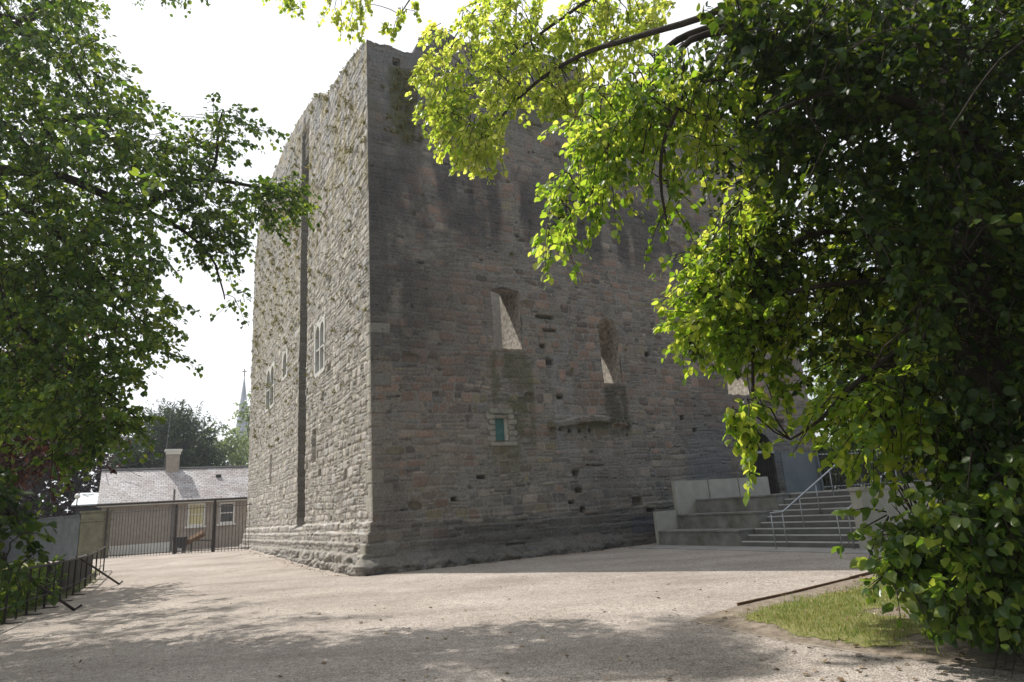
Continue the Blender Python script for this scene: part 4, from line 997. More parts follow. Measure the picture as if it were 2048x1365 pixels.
class Crown:
    def __init__(s): s.P = []; s.D = []; s.N = []; s.S = []; s.TV = []; s.TF = []; s.nb = 0
    def sprays(s, B, A, L, k, size, lat=.3, droop=.35, hang=.55, upn=1.0, jit=.55):
        m_ = len(B)
        if m_ == 0: return
        A = unit(A); L = np.broadcast_to(L, (m_,))[:, None, None]; size = np.broadcast_to(size, (m_,))
        side = unit(np.cross(A, np.array([0, 0, 1.0])) + RNG.normal(0, .25, (m_, 3)))
        t = np.sort(RNG.uniform(.12, 1.03, (m_, k)), 1)[..., None]
        sg = np.where(RNG.random((m_, k, 1)) < .5, -1.0, 1.0) * RNG.uniform(.05, 1, (m_, k, 1))
        dn = np.array([0, 0, -1.0])
        P = B[:, None] + A[:, None] * L * t + dn * droop * L * t * t + side[:, None] * sg * lat * L * (1.05 - .6 * t) + RNG.normal(0, .035, (m_, k, 3)) * L
        D = A[:, None] * RNG.uniform(.2, .8, (m_, k, 1)) + side[:, None] * np.sign(sg) * RNG.uniform(.2, .9, (m_, k, 1)) + dn * hang * RNG.uniform(.2, 1.8, (m_, k, 1)) + RNG.normal(0, .3, (m_, k, 3))
        Nn = np.array([0, 0, upn]) + RNG.normal(0, jit, (m_, k, 3)) + A[:, None] * .25
        s.P.append(P.reshape(-1, 3)); s.D.append(D.reshape(-1, 3)); s.N.append(Nn.reshape(-1, 3))
        s.S.append((size[:, None] * RNG.uniform(.55, 1.2, (m_, k))).ravel())
        tt_ = np.array([0, .5, 1.0])[None, :, None]
        C = B[:, None] + A[:, None] * L * tt_ + dn * droop * L * tt_ ** 2
        s._tubes(C, np.array([.0085, .006, .0025]))
    def _tubes(s, C, r):
        m_, n_ = C.shape[:2]; T = unit(np.gradient(C, axis=1)); a = unit(np.cross(T, np.array([.31, .17, .93]))); b = np.cross(T, a)
        r = np.broadcast_to(r, (m_, n_))[..., None]
        V = np.stack([C + r * (a * math.cos(q) + b * math.sin(q)) for q in (0, 2.094, 4.189)], 2).reshape(-1, 3)
        base = (np.arange(m_) * n_ * 3)[:, None]
        for i in range(n_ - 1):
            for q in range(3):
                q2 = (q + 1) % 3
                s.TF.append(base + s.nb + np.array([[i * 3 + q, i * 3 + q2, (i + 1) * 3 + q2, (i + 1) * 3 + q]]))
        s.TV.append(V); s.nb += len(V)
    def connect(s, B, limbs, maxd=2.2, r0=.011):
        if len(B) == 0: return
        Lp = np.concatenate([np.concatenate([a + (b - a) * np.linspace(0, 1, 9)[:, None] for a, b in zip(l[:-1], l[1:])]) for l in limbs])
        best = np.zeros(len(B), int); dist = np.zeros(len(B))
        for i in range(0, len(B), 400):
            dd = np.linalg.norm(B[i:i + 400, None] - Lp[None], axis=2); best[i:i + 400] = dd.argmin(1); dist[i:i + 400] = dd.min(1)
        ok = dist < maxd; A = Lp[best][ok]; E_ = B[ok]; dist = dist[ok]
        t = np.linspace(0, 1, 5)[None, :, None]
        C = A[:, None] * (1 - t) + E_[:, None] * t + np.array([0, 0, 1.0]) * (.18 * dist[:, None, None] * 4 * t * (1 - t) * .6) + np.concatenate([np.zeros((len(A), 1, 3)), RNG.normal(0, .035, (len(A), 3, 3)), np.zeros((len(A), 1, 3))], 1) * dist[:, None, None]
        s._tubes(C, np.linspace(r0, .007, 5))
    def build(s, parent, mat, bark, name='crown', tname='twigs', drop=None, **kw):
        P_, D_, N_, S_ = [np.concatenate(q) for q in (s.P, s.D, s.N, s.S)]
        if drop is not None: k_ = ~drop(P_); P_, D_, N_, S_ = P_[k_], D_[k_], N_[k_], S_[k_]
        o = leaf_mesh(name, P_, D_, N_, S_, mat, parent, **kw)
        if s.TV: np_mesh(tname, np.concatenate(s.TV), np.concatenate(s.TF), bark, o)
        return o
def in_px(poly, n, d0, d1):
    P = np.array(poly, float); lo, hi = P.min(0), P.max(0); res = []
    while len(res) < n:
        q = RNG.uniform(lo, hi, (n * 2, 2)); q = q[in_poly(q[:, 0], q[:, 1], poly)]; res += list(q)
    q = np.array(res[:n]); dep = RNG.uniform(d0, d1, n)
    return np.array([at_depth(x, y, d) for (x, y), d in zip(q, dep)])
def in_frame(P, mx=0):
    q = project(P); return (q[:, 2] > .2) & (q[:, 0] > -mx) & (q[:, 0] < 2048 + mx) & (q[:, 1] > -mx) & (q[:, 1] < 1365 + mx)
def limb_tubes(limbs, rads, name, mat, parent, n=8):
    mb = MB()
    for l, (r0, r1) in zip(limbs, rads):
        l = [np.array(p) for p in l]; pts = [l[0]]
        for i in range(len(l) - 1):                       # smooth (Catmull-Rom)
            p0 = l[max(i - 1, 0)]; p1 = l[i]; p2 = l[i + 1]; p3 = l[min(i + 2, len(l) - 1)]
            for t in (.25, .5, .75, 1.0):
                pts.append(.5 * (2 * p1 + (p2 - p0) * t + (2 * p0 - 5 * p1 + 4 * p2 - p3) * t * t + (3 * p1 - p0 - 3 * p2 + p3) * t ** 3) + np.array([random.gauss(0, .02) for _ in range(3)]) * r0 * 4)
        mb.tube(pts, list(np.linspace(r0, r1, len(pts))), n)
    return mb.build(name, mat, parent, True)
def px_limb(start, pts): return ([np.array(start, float)] if start is not None else []) + [at_depth(*p) for p in pts]
def trunk_mesh(base, top, r0, r1, mat, parent, wob=.15, name='trunk', flare_=1.5):
    nq, nr = 26, 30; V = []; F = []
    for i in range(nr):
        t = i / (nr - 1); c = np.array(base) * (1 - t) + np.array(top) * t; c[:2] += np.array([math.sin(t * 5), math.cos(t * 4) - 1]) * wob
        r = (r0 + (r1 - r0) * t) * (1 + (flare_ - 1) * math.exp(-t * 22))
        for k in range(nq):
            a = 2 * PI * k / nq
            rr_ = r * (1 + .10 * math.sin(3 * a + 2 * t) + .06 * math.sin(7 * a + 5 * t) + .08 * (float(vnoise(k * .9, i * .5, 77)) - .5))
            V.append(c + np.array([math.cos(a) * rr_, math.sin(a) * rr_, 0]))
    for i in range(nr - 1):
        for k in range(nq): F.append((i * nq + k, i * nq + (k + 1) % nq, (i + 1) * nq + (k + 1) % nq, (i + 1) * nq + k))
    return np_mesh(name, np.array(V), F, mat, parent, True)

# ---- the lime tree on the right
T0 = np.array([TR[0], TR[1], 0.0])
def rel(root, o): o.parent = root; o.matrix_parent_inverse = Matrix.Translation(-root.location); return o
lime = empty('lime_tree', T0); tag(lime, 'big lime tree with leafy drooping branches and dense shoots round its trunk', 'tree')
rel(lime, trunk_mesh(T0 - UPV * .1, T0 + np.array([.9, .7, 13]), .62, .30, M['bark'], None))
tj = lambda z: T0 + np.array([.9, .7, 13]) * z / 13
limbs = [
    px_limb(tj(6.5), [(1620, -60, 7.6), (1420, 30, 8.1), (1200, 95, 9.3), (1080, 160, 10.0), (1000, 235, 10.5), (962, 300, 10.5)]),
    px_limb(tj(7.0), [(1500, -160, 7.8), (1240, -40, 9.3), (1100, 55, 10.2), (1000, 130, 10.9), (905, 215, 11.1)]),
    px_limb(tj(7.3), [(1400, -220, 8.7), (1100, -90, 10.4), (960, 10, 11.2), (900, 90, 11.3)]),
    px_limb(tj(6.0), [(1640, 60, 6.5), (1440, 55, 6.4), (1335, 95, 6.4), (1290, 190, 6.4), (1230, 330, 6.5), (1130, 440, 6.6)]),
    px_limb(tj(5.9), [(1600, 90, 6.3), (1380, 80, 6.2), (1368, 180, 6.1), (1322, 310, 6.1), (1335, 450, 6.2)]),
    px_limb(tj(5.2), [(1770, 390, 7.7), (1690, 348, 7.6), (1580, 352, 7.5), (1480, 400, 7.5), (1400, 500, 7.6)]),
    px_limb(tj(4.6), [(1760, 470, 7.4), (1620, 470, 7.2), (1500, 560, 7.2), (1410, 690, 7.3)]),
    px_limb(tj(4.2), [(1780, 560, 8.0), (1640, 600, 8.2), (1560, 690, 8.2), (1545, 800, 8.1)]),
    px_limb(tj(4.0), [(1800, 560, 7.0), (1600, 580, 6.8), (1515, 640, 6.8), (1505, 800, 6.9), (1500, 850, 6.9)]),
    px_limb(tj(3.4), [(1820, 690, 6.5), (1720, 760, 6.3), (1640, 840, 6.3), (1580, 880, 6.4)]),
    px_limb(tj(5.6), [(1960, 300, 6.0), (1800, 200, 5.6), (1640, 190, 5.5), (1520, 240, 5.6)]),
    px_limb(tj(7.4), [(1900, -100, 5.6), (1750, -250, 5.0), (1560, -320, 4.8)]),
    px_limb(tj(6.8), [(2100, 50, 5.2), (2000, 120, 4.4), (1900, 260, 4.2)]),
    px_limb(tj(7.6), [(1300, -300, 9.5), (1000, -160, 11.2), (800, -70, 11.3), (680, -20, 11.3), (600, -10, 11.3)]),
    px_limb(tj(7.6), [(1300, -300, 9.5), (1000, -160, 11.2), (860, -50, 11.2), (800, 30, 11.2)]),
    [tj(8), T0 + np.array([3, 1, 10]), T0 + np.array([5.5, 1.5, 10.5])], [tj(5), T0 + np.array([2, 3, 7]), T0 + np.array([3, 6, 7.5])], [tj(9), T0 + np.array([-.5, 2, 12.5]), T0 + np.array([-1, 4, 15])],
]
rads = [(.07, .012), (.05, .01), (.05, .01), (.065, .01), (.055, .01), (.06, .01), (.05, .009), (.04, .008), (.04, .008), (.045, .008), (.07, .014), (.1, .03), (.014, .006), (.08, .01), (.05, .01), (.16, .04), (.14, .03), (.16, .04)]
rel(lime, limb_tubes(limbs, rads, 'branches', M['bark'], None))
cr = Crown(); cy = Crown(); cg = Crown()
def fill(c, limbs_, poly, n, d0, d1, size, k=22, L=(.35, .75), droop=.4, out=(-.5, .1, -.25), con=.22, maxd=1.1, **kw):
    B = in_px(poly, n, d0, d1)
    A = np.array(out) + RNG.normal(0, .55, (n, 3))
    c.sprays(B, A, RNG.uniform(*L, n), k, size, droop=droop, **kw)
    c.connect(B[RNG.random(n) < con], limbs_, maxd)
# sunlit yellow-green tip over the wall
P1 = [(880, 30), (850, 110), (835, 165), (850, 215), (840, 235), (880, 240), (880, 290), (930, 290), (960, 325), (990, 300), (1005, 250), (1030, 200), (1090, 190), (1150, 200), (1240, 120), (1330, 60), (1360, -20), (960, -20), (940, 10)]
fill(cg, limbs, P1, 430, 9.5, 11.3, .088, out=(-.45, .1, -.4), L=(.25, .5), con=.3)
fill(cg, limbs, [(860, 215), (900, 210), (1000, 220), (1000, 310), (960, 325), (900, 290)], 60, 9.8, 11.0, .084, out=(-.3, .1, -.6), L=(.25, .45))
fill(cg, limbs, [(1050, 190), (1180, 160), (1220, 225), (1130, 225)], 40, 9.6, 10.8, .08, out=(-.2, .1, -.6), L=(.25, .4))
# hanging sprays in the middle
for pts, n in (([(1150, 190), (1260, 120), (1290, 220), (1240, 330), (1210, 420), (1180, 430), (1150, 300)], 95), ([(1130, 330), (1165, 320), (1150, 430), (1110, 480), (1105, 420)], 14),
               ([(1270, 110), (1420, 60), (1440, 180), (1350, 190), (1330, 310), (1290, 300)], 80), ([(1310, 320), (1360, 320), (1360, 420), (1320, 430)], 9), ([(1090, 440), (1130, 440), (1110, 490)], 5),
               ([(1370, 180), (1500, 150), (1520, 260), (1420, 330), (1380, 300)], 34)):
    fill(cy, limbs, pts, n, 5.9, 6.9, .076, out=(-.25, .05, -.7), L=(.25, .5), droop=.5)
# broad middle mass
fill(cy, limbs, [(1395, 500), (1480, 380), (1560, 340), (1570, 480), (1500, 640), (1400, 590)], 150, 6.6, 7.9, .08, out=(-.5, 0, -.5))
fill(cr, limbs, [(1400, 480), (1480, 390), (1600, 320), (1720, 310), (1760, 480), (1700, 600), (1560, 640), (1450, 620), (1400, 580)], 70, 7.0, 8.2, .088, out=(-.5, 0, -.5))
fill(cy, limbs, [(1400, 535), (1470, 525), (1560, 565), (1600, 625), (1560, 695), (1480, 695), (1400, 695), (1350, 665), (1370, 605)], 120, 6.5, 7.6, .08, out=(-.5, 0, -.35), L=(.2, .45))
fill(cr, limbs, [(1400, 535), (1470, 525), (1560, 565), (1600, 625), (1560, 695), (1480, 695), (1400, 695), (1350, 665), (1370, 605)], 15, 7.0, 7.8, .088, out=(-.5, 0, -.35), L=(.2, .45))
fill(cr, limbs, [(1560, 590), (1760, 510), (1900, 550), (1900, 710), (1720, 750), (1640, 730), (1590, 650)], 50, 6.8, 7.8, .085)
fill(cy, limbs, [(1560, 590), (1760, 510), (1900, 550), (1900, 710), (1720, 750), (1640, 730), (1590, 650)], 60, 6.6, 7.8, .082, out=(-.3, 0, -.5))
fill(cy, limbs, [(1520, 690), (1600, 700), (1590, 770), (1550, 790), (1520, 770)], 11, 6.9, 7.4, .084, out=(-.1, 0, -.9), L=(.25, .4))
fill(cy, limbs, [(1470, 790), (1505, 770), (1510, 850), (1525, 900), (1500, 900), (1485, 850)], 10, 6.0, 6.3, .085, out=(-.05, 0, -1), L=(.2, .36), lat=.16)
fill(cy, limbs, [(1450, 825), (1480, 800), (1480, 830), (1450, 870)], 3, 6.0, 6.2, .085, out=(-.4, 0, -.7), L=(.15, .3))
fill(cy, limbs, [(1605, 822), (1680, 762), (1800, 732), (1900, 762), (1880, 862), (1760, 882), (1700, 862), (1640, 852)], 75, 5.9, 6.9, .08, out=(-.6, 0, -.3), L=(.3, .55))
# leaves behind the broad middle mass
fill(cr, limbs, [(1490, 330), (1760, 290), (1820, 520), (1700, 640), (1600, 640), (1500, 560)], 110, 8.0, 9.2, .08, out=(-.3, .2, -.4))
fill(cy, limbs, [(1480, 330), (1700, 310), (1740, 560), (1600, 640), (1500, 560)], 80, 6.9, 8.2, .078, out=(-.4, .1, -.4), L=(.25, .5))
fill(cr, limbs, [(1380, 120), (1520, 60), (1560, 330), (1470, 380), (1400, 260)], 60, 7.6, 8.8, .082, out=(-.3, .1, -.5), L=(.25, .5))
# dark inner and near side of the crown
fill(cr, limbs, [(1440, -30), (1700, -30), (1700, 330), (1580, 300), (1480, 330), (1520, 200), (1430, 100)], 230, 5.6, 7.6, .092, out=(-.3, -.2, -.4))
fill(cr, limbs, [(1640, -40), (2090, -40), (2090, 560), (1900, 560), (1740, 480), (1640, 300)], 520, 5.2, 7.8, .084, out=(-.2, -.4, -.4), L=(.4, .8))
fill(cr, limbs, [(1620, -40), (2090, -40), (2090, 700), (1800, 560)], 300, 8.4, 10.5, .11, out=(-.2, .4, -.4), L=(.5, .9), k=26)
fill(cr, limbs, [(1800, 450), (2090, 450), (2090, 960), (1880, 880), (1840, 740)], 260, 5.4, 7.2, .085, out=(-.3, -.4, -.5), L=(.4, .7))
fill(cr, limbs, [(1880, 380), (2090, 380), (2090, 1000), (1900, 900)], 170, 8.8, 10.5, .11, out=(-.2, .4, -.4), L=(.5, .9))
fill(cr, limbs, [(1720, 560), (1900, 520), (1940, 860), (1850, 840), (1760, 760)], 50, 8.6, 9.8, .10, out=(-.3, .2, -.6), L=(.4, .7))
# twigs hanging in at the top
fill(cg, limbs, [(545, -20), (610, -20), (600, 0), (560, 8)], 7, 10.6, 11.2, .085, out=(-.3, 0, -.5), L=(.2, .35)); fill(cg, limbs, [(650, -20), (735, -20), (735, 20), (700, 50), (680, 40), (660, 10)], 20, 10.6, 11.2, .085, out=(-.1, 0, -.8), L=(.2, .35))
fill(cg, limbs, [(775, 10), (830, 15), (830, 40), (800, 50), (770, 60)], 8, 10.6, 11.2, .085, out=(-.2, 0, -.6), L=(.15, .3))
# the rest of the crown, outside the picture
q = RNG.normal(0, 1, (9000, 3)); q = unit(q) * RNG.uniform(.35, 1, (9000, 1)) ** .5 * np.array([8.6, 10.0, 7.5]) + T0 + np.array([.4, -2.2, 8.6])
fm_ = project(q); mg = 1320 * 1.7 / np.maximum(np.linalg.norm(q - _C, axis=1), .5)
q = q[~((fm_[:, 2] > -1) & (fm_[:, 0] > -mg) & (fm_[:, 0] < 2048 + mg) & (fm_[:, 1] > -mg) & (fm_[:, 1] < 1365 + mg)) & (np.linalg.norm(q - _C, axis=1) > 2.6) & (np.linalg.norm(q[:, :2], axis=1) > 1.6) & (q[:, 2] > 2.3)]
pq = project(q); q = q[~((pq[:, 1] < 0) & (pq[:, 0] < 1500) & (pq[:, 2] > 0))][:3200]
cr.sprays(q, unit(q - T0 - np.array([0, 0, 8])) + np.array([0, 0, -.3]) + RNG.normal(0, .3, q.shape), RNG.uniform(.6, 1.2, len(q)), 24, .15)
def bare_trunk(P):                  # few leaves hang straight in front of the trunk
    q = project(P); return in_poly(q[:, 0], q[:, 1], [(1885, 440), (1975, 430), (2012, 700), (2005, 800), (1915, 740)]) & (q[:, 2] < 9) & (RNG.random(len(P)) < .88)
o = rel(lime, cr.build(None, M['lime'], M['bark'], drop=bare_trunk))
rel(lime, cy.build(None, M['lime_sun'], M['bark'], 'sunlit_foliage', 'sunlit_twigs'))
rel(lime, cg.build(None, M['lime_sun_tip'], M['bark'], 'sunlit_tip_foliage', 'sunlit_tip_twigs'))  # tip leaves first, then the thin twigs that carry them
# dense shoots round the base with bigger leaves
bs_ = Crown()
for poly, n, d0, d1, sz in (([(1850, 1030), (1900, 970), (2090, 880), (2090, 1270), (1920, 1215), (1850, 1160)], 430, 5.4, 6.9, .092), ([(1800, 1065), (1850, 1040), (1860, 1160), (1810, 1150)], 42, 5.9, 6.6, .088),
                            ([(1880, 900), (2090, 860), (2090, 1290), (1920, 1230)], 180, 6.8, 7.6, .11), ([(1745, 1025), (1780, 1015), (1780, 1040)], 4, 6.2, 6.5, .10), ([(1775, 1120), (1830, 1110), (1840, 1180), (1800, 1170)], 12, 5.9, 6.4, .10), ([(1860, 1170), (2080, 1190), (2080, 1260), (1920, 1240)], 60, 5.9, 6.9, .092)):
    B = in_px(poly, n, d0, d1); B = B[B[:, 2] > .3]
    A = unit((B - T0) * np.array([1, 1, .1])) * .7 + np.array([0, 0, .15]) + RNG.normal(0, .45, B.shape)
    bs_.sprays(B, A, RNG.uniform(.25, .5, len(B)), 11, sz, droop=.35, hang=.7, jit=.7)
stems = [[T0 + np.array([math.cos(a) * .62, math.sin(a) * .62, 0]), T0 + np.array([math.cos(a) * 1.0, math.sin(a) * 1.0, .9]), T0 + np.array([math.cos(a) * random.uniform(1.1, 1.7), math.sin(a) * random.uniform(1.1, 1.7), random.uniform(1.5, 2.4)])] for a in np.linspace(2.4, 6.0, 22)]
bs_.connect(np.concatenate([p for p in bs_.P])[::26], stems, 1.3, .009)
ob = rel(lime, bs_.build(None, M['lime_mid'], M['bark'], 'basal_shoots', 'shoot_twigs', drop=lambda P: (P[:, 2] < .1) | (project(P)[:, 1] > 1292)))  # second mesh holds the thin twigs of the shoots
limb_tubes(stems, [(.018, .007)] * len(stems), 'shoot_stems', M['bark'], ob, 5).matrix_parent_inverse = Matrix.Identity(4)

# ---- the lime tree on the left
T1 = np.array([-13.2, 10.5, 0.0]); T1[2] = 0
left_t = empty('lime_tree', T1); tag(left_t, 'tall shaded lime tree whose branches reach in over the gravel from the left edge', 'tree')
rel(left_t, trunk_mesh(T1 - UPV * .1, T1 + np.array([.5, .2, 15]), .6, .3, M['bark'], None))
t1 = lambda z: T1 + np.array([.5, .2, 15]) * z / 15
limbs2 = [px_limb(t1(4.2), [(-100, 345, 11), (0, 342, 11), (110, 352, 11.2), (200, 385, 11.4), (275, 415, 11.5), (340, 385, 11.7), (405, 360, 11.9), (520, 375, 12.2), (600, 385, 12.4)]),
          px_limb(t1(5), [(-60, 260, 10.6), (60, 300, 10.8), (110, 250, 11), (180, 232, 11.2), (260, 290, 11.5), (330, 340, 11.8)]),
          px_limb(None, [(405, 360, 11.9), (430, 330, 11.9), (438, 250, 12), (445, 225, 12)]), px_limb(t1(6), [(-50, 60, 10.6), (60, 80, 10.8), (130, 120, 11), (200, 210, 11.2)]),
          px_limb(None, [(275, 415, 11.5), (330, 440, 11.6), (390, 480, 11.8), (430, 530, 11.9), (450, 600, 12)]), px_limb(t1(3.6), [(-60, 420, 10.2), (60, 430, 10.4), (170, 520, 10.7), (260, 620, 10.9), (300, 680, 11)]),
          px_limb(t1(3.2), [(-80, 560, 9.8), (20, 640, 10), (130, 730, 10.2), (220, 790, 10.4), (290, 850, 10.6)]), px_limb(t1(7), [(-80, -60, 10.4), (60, -20, 10.6), (140, 40, 11)]),
          [t1(8), T1 + np.array([3.5, 1, 12]), T1 + np.array([6.5, 1.5, 14.5])], [t1(9), T1 + np.array([2.5, -1.5, 13]), T1 + np.array([5, -3, 15.5])], [t1(7), T1 + np.array([3, -3, 9]), T1 + np.array([5.5, -5, 11])]]
rads2 = [(.13, .02), (.09, .016), (.045, .012), (.08, .016), (.05, .012), (.08, .014), (.07, .012), (.08, .014), (.14, .03), (.12, .03), (.12, .03)]
rel(left_t, limb_tubes(limbs2, rads2, 'branches', M['bark'], None))
cl_ = Crown()
LT = [([(-60, -60), (150, -60), (190, 60), (225, 130), (270, 190), (290, 250), (310, 330), (280, 400), (200, 430), (-60, 430)], 420, 9.6, 12.4), ([(-60, 420), (200, 430), (270, 400), (320, 470), (290, 560), (310, 640), (290, 720), (250, 790), (190, 840), (100, 850), (-60, 870)], 560, 9.2, 12.0),
      ([(290, 250), (370, 300), (400, 340), (440, 380), (420, 420), (330, 420), (290, 380)], 70, 11, 12.4), ([(355, 235), (400, 225), (420, 300), (440, 360), (400, 350), (360, 290)], 22, 11.6, 12.3),
      ([(415, 225), (505, 220), (515, 260), (470, 310), (440, 300)], 22, 11.6, 12.3), ([(430, 360), (530, 360), (560, 345), (600, 380), (590, 420), (520, 430), (440, 430)], 62, 11.8, 12.8),
      ([(360, 420), (470, 425), (480, 470), (430, 500), (390, 480)], 26, 11.4, 12.2), ([(445, 490), (470, 480), (480, 530), (450, 540)], 6, 11.8, 12.2), ([(460, 595), (490, 595), (490, 612)], 3, 12, 12.2),
      ([(300, 590), (360, 605), (360, 615), (310, 640)], 6, 10.8, 11.2), ([(290, 690), (350, 700), (340, 715), (300, 720)], 6, 10.8, 11.2), ([(150, 850), (240, 830), (290, 810), (280, 830), (220, 870), (170, 880)], 26, 10, 10.8),
      ([(80, 860), (150, 860), (140, 930), (110, 930)], 12, 9.8, 10.6), ([(330, 430), (400, 480), (430, 530), (410, 520), (340, 480)], 10, 11.4, 12)]
for poly, n, d0, d1 in LT:
    fill(cl_, limbs2, poly, int(n * (1.2 if n > 300 else 1.2)), d0, d1, .088, k=24, L=(.35, .75), out=(.35, .05, -.2), droop=.3, con=.18, maxd=1.6)
# canopy above and beside the picture that dapples the gravel
shade = [on_ground(*p)[:2] for p in ((5, 1230), (120, 1195), (300, 1168), (600, 1160), (640, 1195), (430, 1225), (700, 1230), (860, 1222), (1120, 1228), (1380, 1238), (1480, 1290), (1640, 1312), (1500, 1350))] + [np.array([1.2, 5.0]), np.array([-7, 4.5])]
sp_ = np.array(shade); lo, hi = sp_.min(0), sp_.max(0); can = []
while len(can) < 800:
    g = RNG.uniform(lo, hi, (400, 2)); g = g[in_poly(g[:, 0], g[:, 1], shade) & (g[:, 0] < 2.0)]; g = g[fbm(g[:, 0] * .9 + 7, g[:, 1] * 1.1, 93) > RNG.uniform(.36, .5, len(g))]
    z = RNG.uniform(5, 17, len(g)); Pc = np.column_stack([g, np.zeros(len(g))]) + sd * (z / sd[2])[:, None]
    pq_ = project(Pc); okk = ((~in_frame(Pc, 60)) | in_poly(pq_[:, 0], pq_[:, 1], [(-60, -60), (150, -60), (230, 150), (280, 330), (260, 640), (200, 780), (-60, 840)])) & (np.linalg.norm(Pc[:, :2] - T1[:2], axis=1) < 9.5)
    can += list(Pc[okk])
can = can[:800]; shade = [on_ground(*p)[:2] for p in ((840, 1228), (1120, 1226), (1390, 1242), (1500, 1362), (600, 1362), (640, 1260))]; sp_ = np.array(shade); lo, hi = sp_.min(0), sp_.max(0)
while len(can) < 1170:
    g = RNG.uniform(lo, hi, (600, 2)); g = g[in_poly(g[:, 0], g[:, 1], shade) & (g[:, 0] < 2.4)]; g = g[fbm(g[:, 0] * 1.1 + 4, g[:, 1] * 1.5, 91) > .5]
    z = RNG.uniform(9, 18, len(g)); Pc = np.column_stack([g, np.zeros(len(g))]) + sd * (z / sd[2])[:, None]
    can += list(Pc[(~in_frame(Pc, 50)) & (np.linalg.norm(Pc[:, :2] - T1[:2], axis=1) < 11)])
can = can[:1170]; shade = [(-14.5, 13), (-10.2, 14), (-13, 24), (-18, 32), (-26, 34), (-22, 18)]; sp_ = np.array(shade); lo, hi = sp_.min(0), sp_.max(0)
while len(can) < 1650:
    g = RNG.uniform(lo, hi, (400, 2)); g = g[in_poly(g[:, 0], g[:, 1], shade)]
    z = RNG.uniform(4, 14, len(g)); Pc = np.column_stack([g, np.zeros(len(g))]) + sd * (z / sd[2])[:, None]
    can += list(Pc[(~in_frame(Pc, 60)) & (np.linalg.norm(Pc[:, :2] - T1[:2], axis=1) < 13)])
can = np.array(can)
cl_.sprays(can, np.array([.3, -.1, -.15]) + RNG.normal(0, .6, can.shape), RNG.uniform(.5, .9, len(can)), 24, .095); cl_.connect(can[::3], limbs2, 3)
q = unit(RNG.normal(0, 1, (2600, 3))) * RNG.uniform(.3, 1, (2600, 1)) ** .5 * np.array([5.0, 5.5, 7]) + T1 + np.array([.3, 0, 9.5]); q = q[~in_frame(q, 60)][:900]
q = q[(q[:, 0] < -9.5)]
cl_.sprays(q, RNG.normal(0, .6, q.shape) + np.array([0, 0, -.2]), RNG.uniform(.5, 1.0, len(q)), 22, .11)
rel(left_t, cl_.build(None, M['lime_far'], M['bark']))

# ---- shrub hanging in at the lower left
Sb = on_ground(-160, 1230); sh = empty('leafy_shrub', Sb); tag(sh, 'bright leafy shrub poking in at the left edge in front of the iron railing', 'shrub')
st_ = [[Sb + np.array([.1 * k, .1 * k, 0]), Sb + np.array([.2, .1, .8]), at_depth(*p)] for k, p in enumerate(((-20, 960, 7.6), (20, 1030, 7.6), (10, 1120, 7.5), (40, 1150, 7.6), (-10, 1000, 7.8)))]
rel(sh, limb_tubes(st_, [(.03, .008)] * 5, 'stem', M['bark'], None, 6)); c3 = Crown()
for poly, n in (([(-120, 900), (0, 930), (20, 980), (50, 1030), (30, 1050), (-120, 1060)], 46), ([(10, 1030), (80, 1050), (85, 1065), (40, 1070)], 8), ([(-120, 1090), (0, 1090), (50, 1130), (70, 1160), (20, 1150), (-120, 1180)], 24)):
    fill(c3, st_, poly, n, 7.2, 8.0, .082, k=14, L=(.25, .45), out=(.5, -.1, -.15), con=.7, maxd=1.0)
rel(sh, c3.build(None, M['lime'], M['bark'], 'foliage', 'twigs'))

# ---- rank growth behind the railing and the hedge behind the bar fence
def leaf_bank(name, pts, width, hgt, n, size, mat, k=14):
    c = Crown(); pts = np.array(pts, float); t = RNG.uniform(0, len(pts) - 1.001, n); i = t.astype(int); f_ = (t - i)[:, None]
    B = pts[i] * (1 - f_) + pts[i + 1] * f_; d = unit((pts[-1] - pts[0]) * [1, 1, 0]); nn = np.array([-d[1], d[0], 0])
    B = B + nn * RNG.uniform(0, 1, (n, 1)) * width + UPV * (RNG.uniform(0, 1, (n, 1)) ** .8 * hgt * (.6 + .8 * fbm(B[:, 0] * .8, B[:, 1] * .8, 66))[:, None])
    c.sprays(B, RNG.normal(0, .6, (n, 3)) + np.array([0, 0, .5]), RNG.uniform(size * 2.5, size * 5, n), k, size, droop=.3)
    return leaf_mesh(name, np.concatenate(c.P), np.concatenate(c.D), np.concatenate(c.N), np.concatenate(c.S), mat)
tag(leaf_bank('undergrowth', [curve(t) + np.array([-.25, .1, 0]) for t in np.linspace(0, .62, 8)], 1.6, .85, 1100, .075, M['lime_far']), kind='stuff')
hg = leaf_bank('hedge', [TC + E1 * 21.5 + E2 * 3.5, TC + E1 * 29 + E2 * 4.5, TC + E1 * 40 + E2 * 5], 1.6, 4.6, 2600, .14, M['lime'], 18)
tag(hg, 'tall dark hedge seen through the steel bar fence beside the castle', 'hedge')
